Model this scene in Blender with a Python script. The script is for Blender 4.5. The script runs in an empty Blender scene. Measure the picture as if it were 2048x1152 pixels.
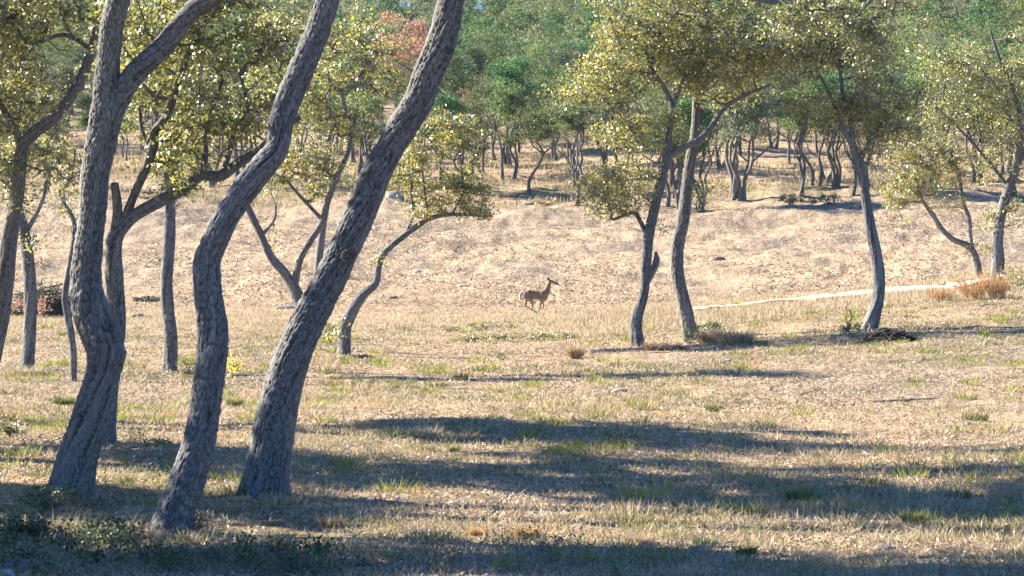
import bpy, math, random
import numpy as np
from mathutils import Vector

# ------------------------------------------------------------------ camera, world, sun, exposure
scene = bpy.context.scene
H = 2.37; F = 5000.0; HY = 500.0
SUN_EL = 28.0; SUN_AZ = 20.0
cam_d = bpy.data.cameras.new('camera'); cam = bpy.data.objects.new('camera', cam_d)
scene.collection.objects.link(cam); scene.camera = cam
cam.location = (0, 0, H); cam.rotation_euler = (math.radians(90), 0, 0)
cam_d.sensor_width = 36.0; cam_d.lens = F / 2048.0 * 36.0
cam_d.shift_y = (HY - 576.0) / 2048.0
cam_d.clip_start = 0.5; cam_d.clip_end = 8000
world = bpy.data.worlds.new('World'); scene.world = world; world.use_nodes = True
wn = world.node_tree; bg = wn.nodes['Background']
sky = wn.nodes.new('ShaderNodeTexSky'); sky.sky_type = 'NISHITA'; sky.sun_disc = False
sky.sun_elevation = math.radians(SUN_EL); sky.sun_rotation = math.radians(-(90 - SUN_AZ))
sky.air_density = 1.3; sky.dust_density = 0.3; sky.ozone_density = 3.0
skt = wn.nodes.new('ShaderNodeMix'); skt.data_type = 'RGBA'; skt.blend_type = 'MULTIPLY'; skt.inputs[0].default_value = 1
skt.inputs[7].default_value = (.40, .72, 1.2, 1); wn.links.new(sky.outputs[0], skt.inputs[6]); wn.links.new(skt.outputs[2], bg.inputs[0]); bg.inputs[1].default_value = 0.05
e, a = math.radians(SUN_EL), math.radians(SUN_AZ)
SUN = Vector((-math.cos(e) * math.cos(a), math.cos(e) * math.sin(a), math.sin(e)))
sd = bpy.data.lights.new('sun', 'SUN'); sd.energy = 5.0; sd.angle = math.radians(0.53); sd.color = (1.0, 0.89, 0.72)
so = bpy.data.objects.new('sun', sd); scene.collection.objects.link(so)
so.rotation_euler = (-SUN).to_track_quat('-Z', 'Y').to_euler(); so.location = (-30, 20, 40)
scene.view_settings.view_transform = 'Standard'; scene.view_settings.look = 'None'
scene.view_settings.gamma = 1.0; scene.view_settings.exposure = 2.05
try:
    scene.cycles.max_bounces = 5; scene.cycles.diffuse_bounces = 2; scene.cycles.glossy_bounces = 2
    scene.cycles.transmission_bounces = 3; scene.cycles.volume_bounces = 0; scene.cycles.transparent_max_bounces = 4
except Exception: pass

RNG = np.random.default_rng(7); random.seed(7)
COL = scene.collection

# ------------------------------------------------------------------ noise helpers
_P = np.random.default_rng(3).random((256, 256))
def vn(x, y):
    x = np.asarray(x, float); y = np.asarray(y, float)
    xi = np.floor(x).astype(int); yi = np.floor(y).astype(int); fx = x - xi; fy = y - yi
    fx = fx * fx * (3 - 2 * fx); fy = fy * fy * (3 - 2 * fy)
    x0 = xi & 255; x1 = (xi + 1) & 255; y0 = yi & 255; y1 = (yi + 1) & 255
    return (_P[x0, y0] * (1 - fx) + _P[x1, y0] * fx) * (1 - fy) + (_P[x0, y1] * (1 - fx) + _P[x1, y1] * fx) * fy
def fbm(x, y, o=4):
    s = 0; a_ = 0.5; t = 0
    for i in range(o):
        s = s + a_ * vn(x * 2 ** i + 17.3 * i, y * 2 ** i + 5.1 * i); t += a_; a_ *= 0.5
    return s / t
def sm(t):
    t = np.clip(t, 0, 1); return t * t * (3 - 2 * t)

# ------------------------------------------------------------------ terrain height
_Y = [-400, 88, 95, 100, 110, 120, 130, 147, 175, 200, 230, 260, 300, 350, 400, 450, 500, 560, 700, 3000]
_Z = [0, 0, .12, .55, 1.45, 2.35, 3.3, 5.15, 8.0, 10.6, 13.8, 17.5, 23.2, 31.0, 39.0, 47.0, 53.0, 52, 46, 40]
def ground(x, y):
    x = np.asarray(x, float); y = np.asarray(y, float)
    z = np.interp(y, _Y, _Z)
    rise = (1.22 * sm((x + 2) / 17) + .6 * sm((x - 12.8) / 4)) * sm((y - 33) / 36) * (1 - .7 * sm((y - 80) / 18))
    z = z + rise + sm((30 - y) / 60) * 0
    z = z + (fbm(x * .16 + 40, y * .11 + 9, 3) - .5) * .22 * sm((y - 5) / 25) + (fbm(x * .9, y * .8, 3) - .5) * .09
    far = sm((y - 97) / 12)
    z = z + far * (fbm(x * .08 + 3, y * .07, 3) - .5) * 1.1 + far * (fbm(x * .7 + 3, y * .45, 4) - .5) * .42 + far * (fbm(x * .22 + 60, y * .42 + 5, 3) - .5) * .75 * (1 - .6 * sm((y - 150) / 20))
    z = z + sm((y - 240) / 120) * (fbm(x * .012 + 8, y * .01, 3) - .5) * 16
    return z
def hit(px, py):
    D = np.arange(14, 620, .1); X = (px - 1024) / F * D; Zr = H - (py - HY) / F * D
    k = np.nonzero(Zr <= ground(X, D))[0]
    return float(D[k[0]]) if len(k) else 620.0
def P3(px, py, D): return np.array([(px - 1024) / F * D, D, H - (py - HY) / F * D])

# ------------------------------------------------------------------ mesh helpers
def mesh_np(name, verts, faces, cols=None, mat=None, smooth=False, extra=None):
    me = bpy.data.meshes.new(name); verts = np.asarray(verts, np.float32); faces = np.asarray(faces, np.int32)
    n, k = faces.shape
    me.vertices.add(len(verts)); me.vertices.foreach_set('co', verts.ravel())
    me.loops.add(n * k); me.loops.foreach_set('vertex_index', faces.ravel())
    me.polygons.add(n); me.polygons.foreach_set('loop_start', np.arange(n, dtype=np.int32) * k)
    me.polygons.foreach_set('loop_total', np.full(n, k, np.int32))
    if smooth: me.polygons.foreach_set('use_smooth', np.ones(n, bool))
    if cols is not None:
        at = me.color_attributes.new('Col', 'FLOAT_COLOR', 'POINT')
        c = np.ones((len(verts), 4), np.float32); c[:, :3] = cols; at.data.foreach_set('color', c.ravel())
    me.update(calc_edges=True)
    if mat: me.materials.append(mat)
    return me
def link(name, me, parent=None, loc=None):
    o = bpy.data.objects.new(name, me); COL.objects.link(o)
    if loc is not None: o.location = loc
    if parent: o.parent = parent
    return o
def tag(o, label=None, cat=None, group=None, kind=None):
    if label: o['label'] = label
    if cat: o['category'] = cat
    if group: o['group'] = group
    if kind: o['kind'] = kind
    return o
def thing(name, loc, label, cat, group=None):
    o = bpy.data.objects.new(name, None); COL.objects.link(o); o.location = [float(v) for v in loc]
    o.empty_display_size = .2
    return tag(o, label, cat, group)
def rnd_dirs(n, rng=RNG):
    v = rng.normal(size=(n, 3)); return v / np.linalg.norm(v, axis=1, keepdims=True)
def blades(base, dirv, length, width, cols, fold=.25, rng=RNG, bend=None, mid=.5, flat=False):
    """rhombic folded leaf / blade quads"""
    n = len(base); length = np.broadcast_to(length, n)[:, None]; width = np.broadcast_to(width, n)[:, None]
    if flat: side = np.cross(dirv, np.array([0, 0, 1.]) + rng.normal(size=(n, 3)) * .25)
    else: side = np.cross(dirv, rnd_dirs(n, rng))
    side /= np.linalg.norm(side, axis=1, keepdims=True) + 1e-9
    nor = np.cross(dirv, side)
    m = base + dirv * length * mid
    tip = base + dirv * length
    if bend is not None: tip = tip + bend
    L = m + side * width * .5 + nor * width * fold; R = m - side * width * .5 + nor * width * fold
    V = np.stack([base, R, tip, L], 1).reshape(-1, 3)
    Fc = np.arange(n * 4).reshape(n, 4)
    return V, Fc, np.repeat(cols, 4, 0)
def join(parts):
    V = []; Fa = []; C = []; o = 0
    for v, f, c in parts:
        V.append(v); Fa.append(f + o); C.append(c); o += len(v)
    return np.concatenate(V), np.concatenate(Fa), np.concatenate(C)

def catmull(P, R, step):
    P = np.asarray(P, float); R = np.asarray(R, float)
    Q = np.vstack([2 * P[0] - P[1], P, 2 * P[-1] - P[-2]]); out = []; rr = []
    for i in range(len(P) - 1):
        p0, p1, p2, p3 = Q[i:i + 4]; n = max(2, int(np.linalg.norm(p2 - p1) / step)); t = np.linspace(0, 1, n, endpoint=False)[:, None]
        out.append(.5 * ((2 * p1) + (-p0 + p2) * t + (2 * p0 - 5 * p1 + 4 * p2 - p3) * t ** 2 + (-p0 + 3 * p1 - 3 * p2 + p3) * t ** 3))
        ts = (t * t * (3 - 2 * t))[:, 0]; rr.append(R[i] * (1 - ts) + R[i + 1] * ts)
    out.append(P[-1:]); rr.append(R[-1:])
    return np.concatenate(out), np.concatenate(rr)
def worley(u, v, period, rng_seed=1):
    """F1,F2 in integer cell space, periodic in u"""
    tab = np.random.default_rng(rng_seed).random((512, 512, 2))
    ui = np.floor(u).astype(int); vi = np.floor(v).astype(int); f1 = np.full(u.shape, 9.); f2 = np.full(u.shape, 9.); cid = np.zeros(u.shape)
    for du in (-1, 0, 1):
        for dv in (-1, 0, 1):
            cu = ui + du; cv = vi + dv; j = tab[np.mod(cu, period) & 511, cv & 511]
            d = np.hypot(cu + .15 + .7 * j[..., 0] - u, cv + .05 + .9 * j[..., 1] - v)
            new = d < f1; cid = np.where(new, j[..., 0] * .5 + j[..., 1] * .5, cid); f2 = np.where(new, f1, np.minimum(f2, d)); f1 = np.where(new, d, f1)
    return f1, f2, cid
def tube(P, R, seg, step, bark=0, seed=0, col=(.2, .19, .17), lump=.06, cap=True, flare=0., D_=20.):
    """tapered tube along a smooth path, with raised bark plates when bark>0 (depth in m)"""
    C, r = catmull(P, R, step); n = len(C)
    T = np.gradient(C, axis=0); T /= np.linalg.norm(T, axis=1, keepdims=True) + 1e-9
    up = np.array([0, 1., 0]); A = np.zeros_like(C); u = up - T[0] * up.dot(T[0])
    if np.linalg.norm(u) < .1: u = np.array([1., 0, 0]) - T[0] * T[0][0]
    u /= np.linalg.norm(u)
    for i in range(n):
        u = u - T[i] * u.dot(T[i]); u /= np.linalg.norm(u); A[i] = u
    B = np.cross(T, A); th = np.linspace(0, 2 * np.pi, seg, endpoint=False)
    s = np.concatenate([[0], np.cumsum(np.linalg.norm(np.diff(C, axis=0), axis=1))])
    TH, S = np.meshgrid(th, s); cx, cy = np.cos(TH), np.sin(TH)
    rr = np.repeat(r[:, None], seg, 1)
    big = fbm(cx * 1.3 + seed * 7.7 + 20, S / max(.05, r[0]) * .35 + cy * 1.3 + 10, 3) - .5
    rr = rr * (1 + lump * 3.2 * big)
    if flare > 0:
        rr = rr * (1 + flare * np.exp(-S / .24) * (1 + .75 * np.cos(TH * 5 + seed * 2 + np.sin(TH * 2) * .6)))
    shade = np.ones_like(rr)
    if bark > 0:
        circ = 2 * np.pi * r.mean(); cs = 1. if D_ < 35 else 1.9; per = max(6, int(circ / (.024 * cs)))
        wob = (fbm(cx * 2 + 9 + seed, S * 5 + cy * 2, 3) - .5) * 1.6
        U = TH / (2 * np.pi) * per + wob; V = S / (.095 * cs) + (fbm(cx * 3 + seed, S * 7 + cy * 3 + 4, 2) - .5) * 1.2
        f1, f2, cid = worley(U, V, per, 11 + seed)
        edge = sm((f2 - f1) / .34)
        fine = fbm(cx * 14 * r[0] * 9, S * 30 + cy * 14, 3)
        q = fbm(cx * 1.5 * per / 9 + seed * 3.1 + 30, S / (.20 * cs) + cy * 1.5 * per / 9 + 7, 3); q2 = fbm(cx * 2.6 * per / 9 + seed + 11, S / (.13 * cs) + cy * 2.6 * per / 9 + 71, 2)
        rid = np.minimum(sm(np.abs(q - .5) / .075), .35 + .65 * sm(np.abs(q2 - .5) / .06)); mixk = .45 + .45 * sm((fbm(cx + 3 * seed, S * 1.1 + cy, 2) - .4) / .25)
        edge = edge * (1 - mixk) + rid * mixk
        hgt = edge * (.65 + .5 * cid * (1 - mixk) + .25 * mixk) + (fine - .5) * .6
        rr = rr + (hgt - .55) * bark * np.clip(rr / .15, .25, 1)
        shade = .22 + .88 * edge + .22 * (cid - .5) + .35 * (fine - .5)
    else:
        fine = fbm(cx * 4 + seed, S * 9 + cy * 4, 3); shade = .8 + .5 * (fine - .3); rr = rr * (1 + .12 * (fine - .5))
    lich = sm((fbm(cx * 2 + seed * 3 + 50, S * 1.7 + cy * 2, 4) - .52) / .12)
    base = np.array(col); lc = np.array([.27, .27, .235])
    cc = (base[None, None] * (1 - .45 * lich[..., None]) + lc * .45 * lich[..., None]) * shade[..., None]
    V3 = C[:, None] + rr[..., None] * (cx[..., None] * A[:, None] + cy[..., None] * B[:, None])
    verts = V3.reshape(-1, 3); i = np.arange(n - 1)[:, None] * seg; j = np.arange(seg)[None]; j2 = (j + 1) % seg
    faces = np.stack([i + j, i + j2, i + seg + j2, i + seg + j], -1).reshape(-1, 4)
    cols = cc.reshape(-1, 3)
    if cap:
        k = len(verts); verts = np.vstack([verts, C[-1:] + T[-1:] * r[-1] * .3]); cols = np.vstack([cols, cols[-1:]])
        jj = np.arange(seg); capf = np.stack([(n - 1) * seg + jj, (n - 1) * seg + (jj + 1) % seg, np.full(seg, k), np.full(seg, k)], -1)
        capf = capf[:, [0, 1, 2, 2]]
        # close the tip as quads by pairing
        a0 = np.arange(0, seg - 1, 2); capf = np.stack([(n - 1) * seg + a0, (n - 1) * seg + a0 + 1, (n - 1) * seg + (a0 + 2) % seg, np.full(len(a0), k)], -1)
        faces = np.vstack([faces, capf])
    return verts, faces, cols

# ------------------------------------------------------------------ materials
def new_mat(name):
    m = bpy.data.materials.new(name); m.use_nodes = True; nt = m.node_tree; p = nt.nodes['Principled BSDF']; return m, nt, p
def N(nt, t, **kw):
    n = nt.nodes.new(t)
    for k, v in kw.items(): setattr(n, k, v)
    return n
def mat_leaf(name, rough=.38, trans=.34, spec=.5, hue_var=True, tint=(1, 1, 1)):
    m, nt, p = new_mat(name); at = N(nt, 'ShaderNodeAttribute', attribute_name='Col')
    col = at.outputs['Color']
    if hue_var:
        oi = N(nt, 'ShaderNodeObjectInfo'); mp = N(nt, 'ShaderNodeMapRange'); mp.inputs[3].default_value = .7; mp.inputs[4].default_value = 1.3
        nt.links.new(oi.outputs['Random'], mp.inputs[0]); hs = N(nt, 'ShaderNodeHueSaturation')
        nt.links.new(col, hs.inputs['Color']); nt.links.new(mp.outputs[0], hs.inputs['Value'])
        m2 = N(nt, 'ShaderNodeMath', operation='MULTIPLY_ADD'); m2.inputs[1].default_value = .05; m2.inputs[2].default_value = .475
        nt.links.new(oi.outputs['Random'], m2.inputs[0]); nt.links.new(m2.outputs[0], hs.inputs['Hue']); col = hs.outputs[0]
    nt.links.new(col, p.inputs['Base Color']); p.inputs['Roughness'].default_value = rough; p.inputs['Specular IOR Level'].default_value = spec; p.inputs['IOR'].default_value = 1.5 if spec < .9 else 1.75
    tr = N(nt, 'ShaderNodeBsdfTranslucent'); g = N(nt, 'ShaderNodeMix', data_type='RGBA', blend_type='MULTIPLY'); g.inputs[0].default_value = 1
    g.inputs[7].default_value = (1.6 * tint[0], 1.65 * tint[1], .85 * tint[2], 1); nt.links.new(col, g.inputs[6]); nt.links.new(g.outputs[2], tr.inputs[0])
    mx = N(nt, 'ShaderNodeMixShader'); mx.inputs[0].default_value = trans
    nt.links.new(p.outputs[0], mx.inputs[1]); nt.links.new(tr.outputs[0], mx.inputs[2]); nt.links.new(mx.outputs[0], nt.nodes['Material Output'].inputs[0])
    return m
def mat_bark(name, bump=.012, scale=60):
    m, nt, p = new_mat(name); at = N(nt, 'ShaderNodeAttribute', attribute_name='Col'); tc = N(nt, 'ShaderNodeTexCoord')
    n1 = N(nt, 'ShaderNodeTexNoise'); n1.inputs['Scale'].default_value = scale; n1.inputs['Detail'].default_value = 5
    mp = N(nt, 'ShaderNodeMapping'); mp.inputs['Scale'].default_value = (1, 1, .35)
    nt.links.new(tc.outputs['Object'], mp.inputs[0]); nt.links.new(mp.outputs[0], n1.inputs['Vector'])
    mr = N(nt, 'ShaderNodeMapRange'); mr.inputs[1].default_value = .3; mr.inputs[2].default_value = .7; mr.inputs[3].default_value = .7; mr.inputs[4].default_value = 1.3
    nt.links.new(n1.outputs[0], mr.inputs[0])
    mu = N(nt, 'ShaderNodeMix', data_type='RGBA', blend_type='MULTIPLY'); mu.inputs[0].default_value = 1
    nt.links.new(at.outputs['Color'], mu.inputs[6]); nt.links.new(mr.outputs[0], mu.inputs[7]); nt.links.new(mu.outputs[2], p.inputs['Base Color'])
    b = N(nt, 'ShaderNodeBump'); b.inputs['Distance'].default_value = bump; b.inputs['Strength'].default_value = .8
    nt.links.new(n1.outputs[0], b.inputs['Height']); nt.links.new(b.outputs[0], p.inputs['Normal'])
    p.inputs['Roughness'].default_value = .9; p.inputs['Specular IOR Level'].default_value = .15
    return m
M_LEAF = mat_leaf('oak_leaf', rough=.42, trans=.38, spec=1.0, hue_var=False)
M_FAR = mat_leaf('far_leaf', rough=.55, trans=.25, spec=.3, tint=(.8, 1, 1.1))
M_RED = mat_leaf('red_leaf', rough=.5, trans=.35, spec=.3, hue_var=False, tint=(.8, .55, .9))
M_GRASS = mat_leaf('grass_blade', rough=.6, trans=.28, spec=.25, hue_var=False, tint=(.8, .78, 1.2))
M_LITTER = mat_leaf('dry_litter', rough=.6, trans=.12, spec=.35, hue_var=False, tint=(.8, .8, 1))
M_BARK = mat_bark('oak_bark', .010, 55)
M_BARKF = mat_bark('far_bark', .03, 14)

def mat_ground():
    m, nt, p = new_mat('meadow_ground'); L = nt.links.new
    geo = N(nt, 'ShaderNodeNewGeometry'); at = N(nt, 'ShaderNodeAttribute', attribute_name='Col')
    mp = N(nt, 'ShaderNodeMapping'); mp.inputs['Scale'].default_value = (1, .55, 1); L(geo.outputs['Position'], mp.inputs[0])
    def noise(s, d=6, r=.6):
        n = N(nt, 'ShaderNodeTexNoise'); n.inputs['Scale'].default_value = s; n.inputs['Detail'].default_value = d; n.inputs['Roughness'].default_value = r
        L(mp.outputs[0], n.inputs['Vector']); return n.outputs[0]
    n1, n2, n3 = noise(1.1, 8, .68), noise(9, 6, .65), noise(.18, 4)
    r = N(nt, 'ShaderNodeValToRGB'); cr = r.color_ramp; cr.elements[0].position = .32; cr.elements[0].color = (.45, .44, .46, 1)
    cr.elements[1].position = .68; cr.elements[1].color = (1.38, 1.3, 1.2, 1); L(n1, r.inputs[0])
    r2 = N(nt, 'ShaderNodeValToRGB'); c2 = r2.color_ramp; c2.elements[0].position = .36; c2.elements[0].color = (.42, .41, .42, 1)
    c2.elements[1].position = .62; c2.elements[1].color = (1.3, 1.27, 1.22, 1); L(n2, r2.inputs[0])
    a1 = N(nt, 'ShaderNodeMix', data_type='RGBA', blend_type='MULTIPLY'); a1.inputs[0].default_value = .75; L(at.outputs['Color'], a1.inputs[6]); L(r.outputs[0], a1.inputs[7])
    a2 = N(nt, 'ShaderNodeMix', data_type='RGBA', blend_type='MULTIPLY'); a2.inputs[0].default_value = .75; L(a1.outputs[2], a2.inputs[6]); L(r2.outputs[0], a2.inputs[7])
    L(a2.outputs[2], p.inputs['Base Color'])
    b1 = N(nt, 'ShaderNodeBump'); b1.inputs['Distance'].default_value = .3; b1.inputs['Strength'].default_value = .9; L(n1, b1.inputs['Height'])
    b2 = N(nt, 'ShaderNodeBump'); b2.inputs['Distance'].default_value = .035; b2.inputs['Strength'].default_value = .9; L(n2, b2.inputs['Height']); L(b1.outputs[0], b2.inputs['Normal'])
    L(b2.outputs[0], p.inputs['Normal']); p.inputs['Roughness'].default_value = .95; p.inputs['Specular IOR Level'].default_value = .1
    return m
M_GROUND = mat_ground()

# ------------------------------------------------------------------ ground sheet
def ground_col(x, y):
    near = np.array([.39, .298, .20]); field = np.array([.42, .33, .232]); straw = np.array([.43, .33, .21]); grey = np.array([.25, .225, .19]); green = np.array([.13, .145, .07]); wood = np.array([.43, .34, .235])
    k = sm((y - 97) / 10)[:, None]; c = near * (1 - k) + field * k
    g = sm((fbm(x * .13 + 5, y * .09, 4) - .50) / .1)[:, None]; g = np.clip(g + (sm((y - 122) / 14) * (1 - sm((y - 146) / 6)) * sm((fbm(x * .09, y * .3, 3) - .38) / .15))[:, None] * .7, 0, 1); g = g * (.6 + .8 * (fbm(x * .9, y * .35 + 4, 3)[:, None] - .5)); c = c * (1 - .7 * g) + grey * .7 * g
    s = (sm((y - 70) / 8) * (1 - sm((y - 90) / 5)))[:, None] * .8; c = c * (1 - s) + straw * s
    gr = (sm((fbm(x * .35 + 31, y * .25 + 7, 4) - .52) / .1) * (1 - sm((y - 65) / 15)))[:, None] * .35; c = c * (1 - gr) + green * gr
    w = sm((y - 145) / 10)[:, None]; c = c * (1 - w) + wood * w
    gw = (sm((fbm(x * .12 + 3, y * .1 + 7, 4) - .47) / .1) * sm((y - 142) / 8))[:, None] * .42; c = c * (1 - gw) + np.array([.15, .16, .07]) * gw
    return c
def build_ground():
    ys = [-120, -60, -30, -10, 0, 6, 10]; y = 12.
    while y < 640: ys.append(y); y *= 1.0042 if y < 160 else 1.009
    ys += [680, 760, 900, 1200, 1800, 3000]; ys = np.array(ys)
    t = np.linspace(-1, 1, 521); s = .26 * t + .9 * np.sign(t) * np.clip(np.abs(t) - .86, 0, 1) * 8
    W = np.clip(ys, 14, None)[:, None]; X = s[None] * W; X[:, 0] = -2500; X[:, -1] = 2500
    Y = np.repeat(ys[:, None], len(t), 1); Z = ground(X, Y)
    V = np.stack([X, Y, Z], -1).reshape(-1, 3); n, m = X.shape
    i = np.arange(n - 1)[:, None] * m; j = np.arange(m - 1)[None]
    Fa = np.stack([i + j, i + j + 1, i + m + j + 1, i + m + j], -1).reshape(-1, 4)
    me = mesh_np('ground', V, Fa, ground_col(V[:, 0], V[:, 1]), M_GROUND, True)
    tag(link('ground', me), 'dry meadow of leaf litter and short grass rising to a wooded hill', 'ground', kind='structure')
build_ground()

# pale track
def build_track():
    pts = [(1330, 618), (1420, 614), (1520, 608), (1650, 598), (1780, 588), (1900, 580), (1990, 572), (2100, 560), (2300, 548)]
    L_ = []
    for px, py in pts:
        D = 78 + (px - 1330) * .004; L_.append(((px - 1024) / F * D, D))
    L_ = np.array([[-3, 79.0]] + [[x, 80 - .10 * (x - 5)] for x in np.linspace(5, 32, 24)][0:])
    P = []; Fc = []; n = 400; xs = np.linspace(4.3, 14.6, n)
    for k in range(9):
        f = k / 8.; yc = 76.0 + .25 * np.sin(xs * .4) + .01 * (xs - 5) ** 1.5; wd = (1.3 * sm((xs - 4.5) / 4) + 1.0) * (1 - .8 * sm((xs - 12) / 2.6))
        yy = yc + (f - .5) * 2 * wd + (vn(xs * 1.5 + k * 3, xs * 0) - .5) * 1.2 * (1 if k < 2 or k > 6 else 0)
        P.append(np.stack([xs, yy, ground(xs, yy) + .06 + .0 * xs], -1))
    V = np.stack(P, 0).reshape(-1, 3); V[:, 2] += (vn(V[:, 0] * 3, V[:, 1] * 3) - .5) * .06; i = np.arange(8)[:, None] * n; j = np.arange(n - 1)[None]
    Fa = np.stack([i + j, i + j + 1, i + n + j + 1, i + n + j], -1).reshape(-1, 4)
    m, nt, p = new_mat('caliche_track'); geo = N(nt, 'ShaderNodeNewGeometry'); no = N(nt, 'ShaderNodeTexNoise'); no.inputs['Scale'].default_value = 2.5; no.inputs['Detail'].default_value = 7
    r = N(nt, 'ShaderNodeValToRGB'); r.color_ramp.elements[0].color = (.36, .28, .2, 1); r.color_ramp.elements[1].color = (.62, .53, .42, 1); r.color_ramp.elements[0].position = .3; r.color_ramp.elements[1].position = .62
    nt.links.new(geo.outputs['Position'], no.inputs['Vector']); nt.links.new(no.outputs[0], r.inputs[0]); nt.links.new(r.outputs[0], p.inputs['Base Color']); p.inputs['Roughness'].default_value = .95
    me = mesh_np('dirt_track', V, Fa, None, m, True)
    tag(link('dirt_track', me), 'pale caliche dirt track crossing the meadow on the right', 'track', kind='structure')
build_track()

# ------------------------------------------------------------------ tree construction
def leaf_cols(n, pal, rng, w=None):
    pal = np.array(pal); k = rng.choice(len(pal), n, p=w); return pal[k] * rng.uniform(.7, 1.35, (n, 1))
OAK = [(.155, .17, .075), (.235, .24, .10), (.085, .105, .055), (.42, .31, .06), (.33, .335, .24)]
OAKW = [.30, .25, .2, .08, .17]
OAKY = [.26, .27, .13, .17, .17]
OAKD = [.30, .10, .40, .03, .17]
def foliage(cent, D, rng, n_per=60, size=.05, spread=.2, weights=OAKW, pal=OAK, flat=.6):
    """leaf clumps round the given twig-end points"""
    m = len(cent); cnt = rng.poisson(n_per * (.62 if D < 100 else 1) * rng.uniform(.3, 1.7, m)); idx = np.repeat(np.arange(m), cnt); n = len(idx)
    rad = spread * rng.uniform(.4, 1.5, m)[idx][:, None]
    off = rnd_dirs(n, rng) * (rng.random((n, 1)) ** .45) * rad; off[:, 2] *= flat
    base = cent[idx] + off
    d = rnd_dirs(n, rng) + off / (rad + 1e-6) * .7; d /= np.linalg.norm(d, axis=1, keepdims=True)
    mixw = rng.random(m)[idx]
    c = leaf_cols(n, pal, rng, weights)
    warm = (mixw > .84)[:, None]; c = np.where(warm, c * np.array([1.3, 1.15, .8]), c)
    L = size * rng.uniform(.7, 1.4, n)
    return blades(base, d, L, L * .5, c, .18, rng)
def grow(nodes, parents, attract, rng, jit=.12, step=.35):
    """greedy attachment of twig-end points to the nearest skeleton node"""
    nodes = [np.array(p) for p in nodes]; parents = list(parents); ends = []
    A = np.array(attract); NP = np.array(nodes)
    d = np.min(np.linalg.norm(A[:, None] - NP[None], axis=2), 1); order = np.argsort(d)
    arr = np.zeros((len(nodes) + len(A) * 12 + 10, 3)); arr[:len(nodes)] = NP; n = len(nodes)
    for k in order:
        p = A[k]; dd = np.linalg.norm(arr[:n] - p, axis=1) + .35 * np.maximum(0, arr[:n, 2] - p[2]); j = int(np.argmin(dd)); q = arr[j]; L = np.linalg.norm(p - q)
        m = min(10, max(1, int(L / step))); last = j
        for s in range(1, m + 1):
            f = s / m; x = q * (1 - f) + p * f; amp = jit * L * math.sin(math.pi * f) if m > 1 else 0
            x = x + rng.normal(size=3) * amp * .6; x[2] -= .10 * L * math.sin(math.pi * f)
            arr[n] = x; parents.append(last); last = n; n += 1
        ends.append(last)
    return arr[:n].copy(), parents, ends
def twig_mesh(P, parents, ends, n0, base_r, tip, maxr, seg=5, col=(.2, .19, .17), parent_r=None):
    n = len(P); cnt = np.zeros(n)
    for e_ in ends:
        k = e_
        while k is not None and k >= n0:
            cnt[k] += 1; k = parents[k]
    r = np.minimum(maxr, tip * np.sqrt(np.maximum(cnt, 1)) ** .95)
    th = np.linspace(0, 2 * np.pi, seg, endpoint=False); idx = np.arange(n0, n)
    par = np.array([parents[k] for k in idx]); a_ = P[par]; b_ = P[idx]; ra = np.where(par >= n0, r[par], np.minimum(r[idx] * 1.2, maxr)); rb = r[idx]
    ra = np.minimum(ra, rb * 1.6)
    t = b_ - a_; t /= np.linalg.norm(t, axis=1, keepdims=True) + 1e-9; h = np.where(np.abs(t[:, 2:3]) < .9, [[0, 0, 1.]], [[1., 0, 0]])
    u = np.cross(t, h); u /= np.linalg.norm(u, axis=1, keepdims=True) + 1e-9; v = np.cross(t, u)
    ring = lambda c, q: c[:, None] + q[:, None, None] * (np.cos(th)[None, :, None] * u[:, None] + np.sin(th)[None, :, None] * v[:, None])
    V = np.concatenate([ring(a_ - t * ra[:, None] * .3, ra), ring(b_, rb)], 1); m = len(idx)
    o = np.arange(m)[:, None] * 2 * seg; j = np.arange(seg)[None]
    Fa = np.stack([o + j, o + (j + 1) % seg, o + seg + (j + 1) % seg, o + seg + j], -1).reshape(-1, 4)
    c = np.array(col) * RNG.uniform(.7, 1.3, (m, 1)); C = np.repeat(c, 2 * seg, 0)
    return V.reshape(-1, 3), Fa, C
BARK = (.155, .156, .163)
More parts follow.
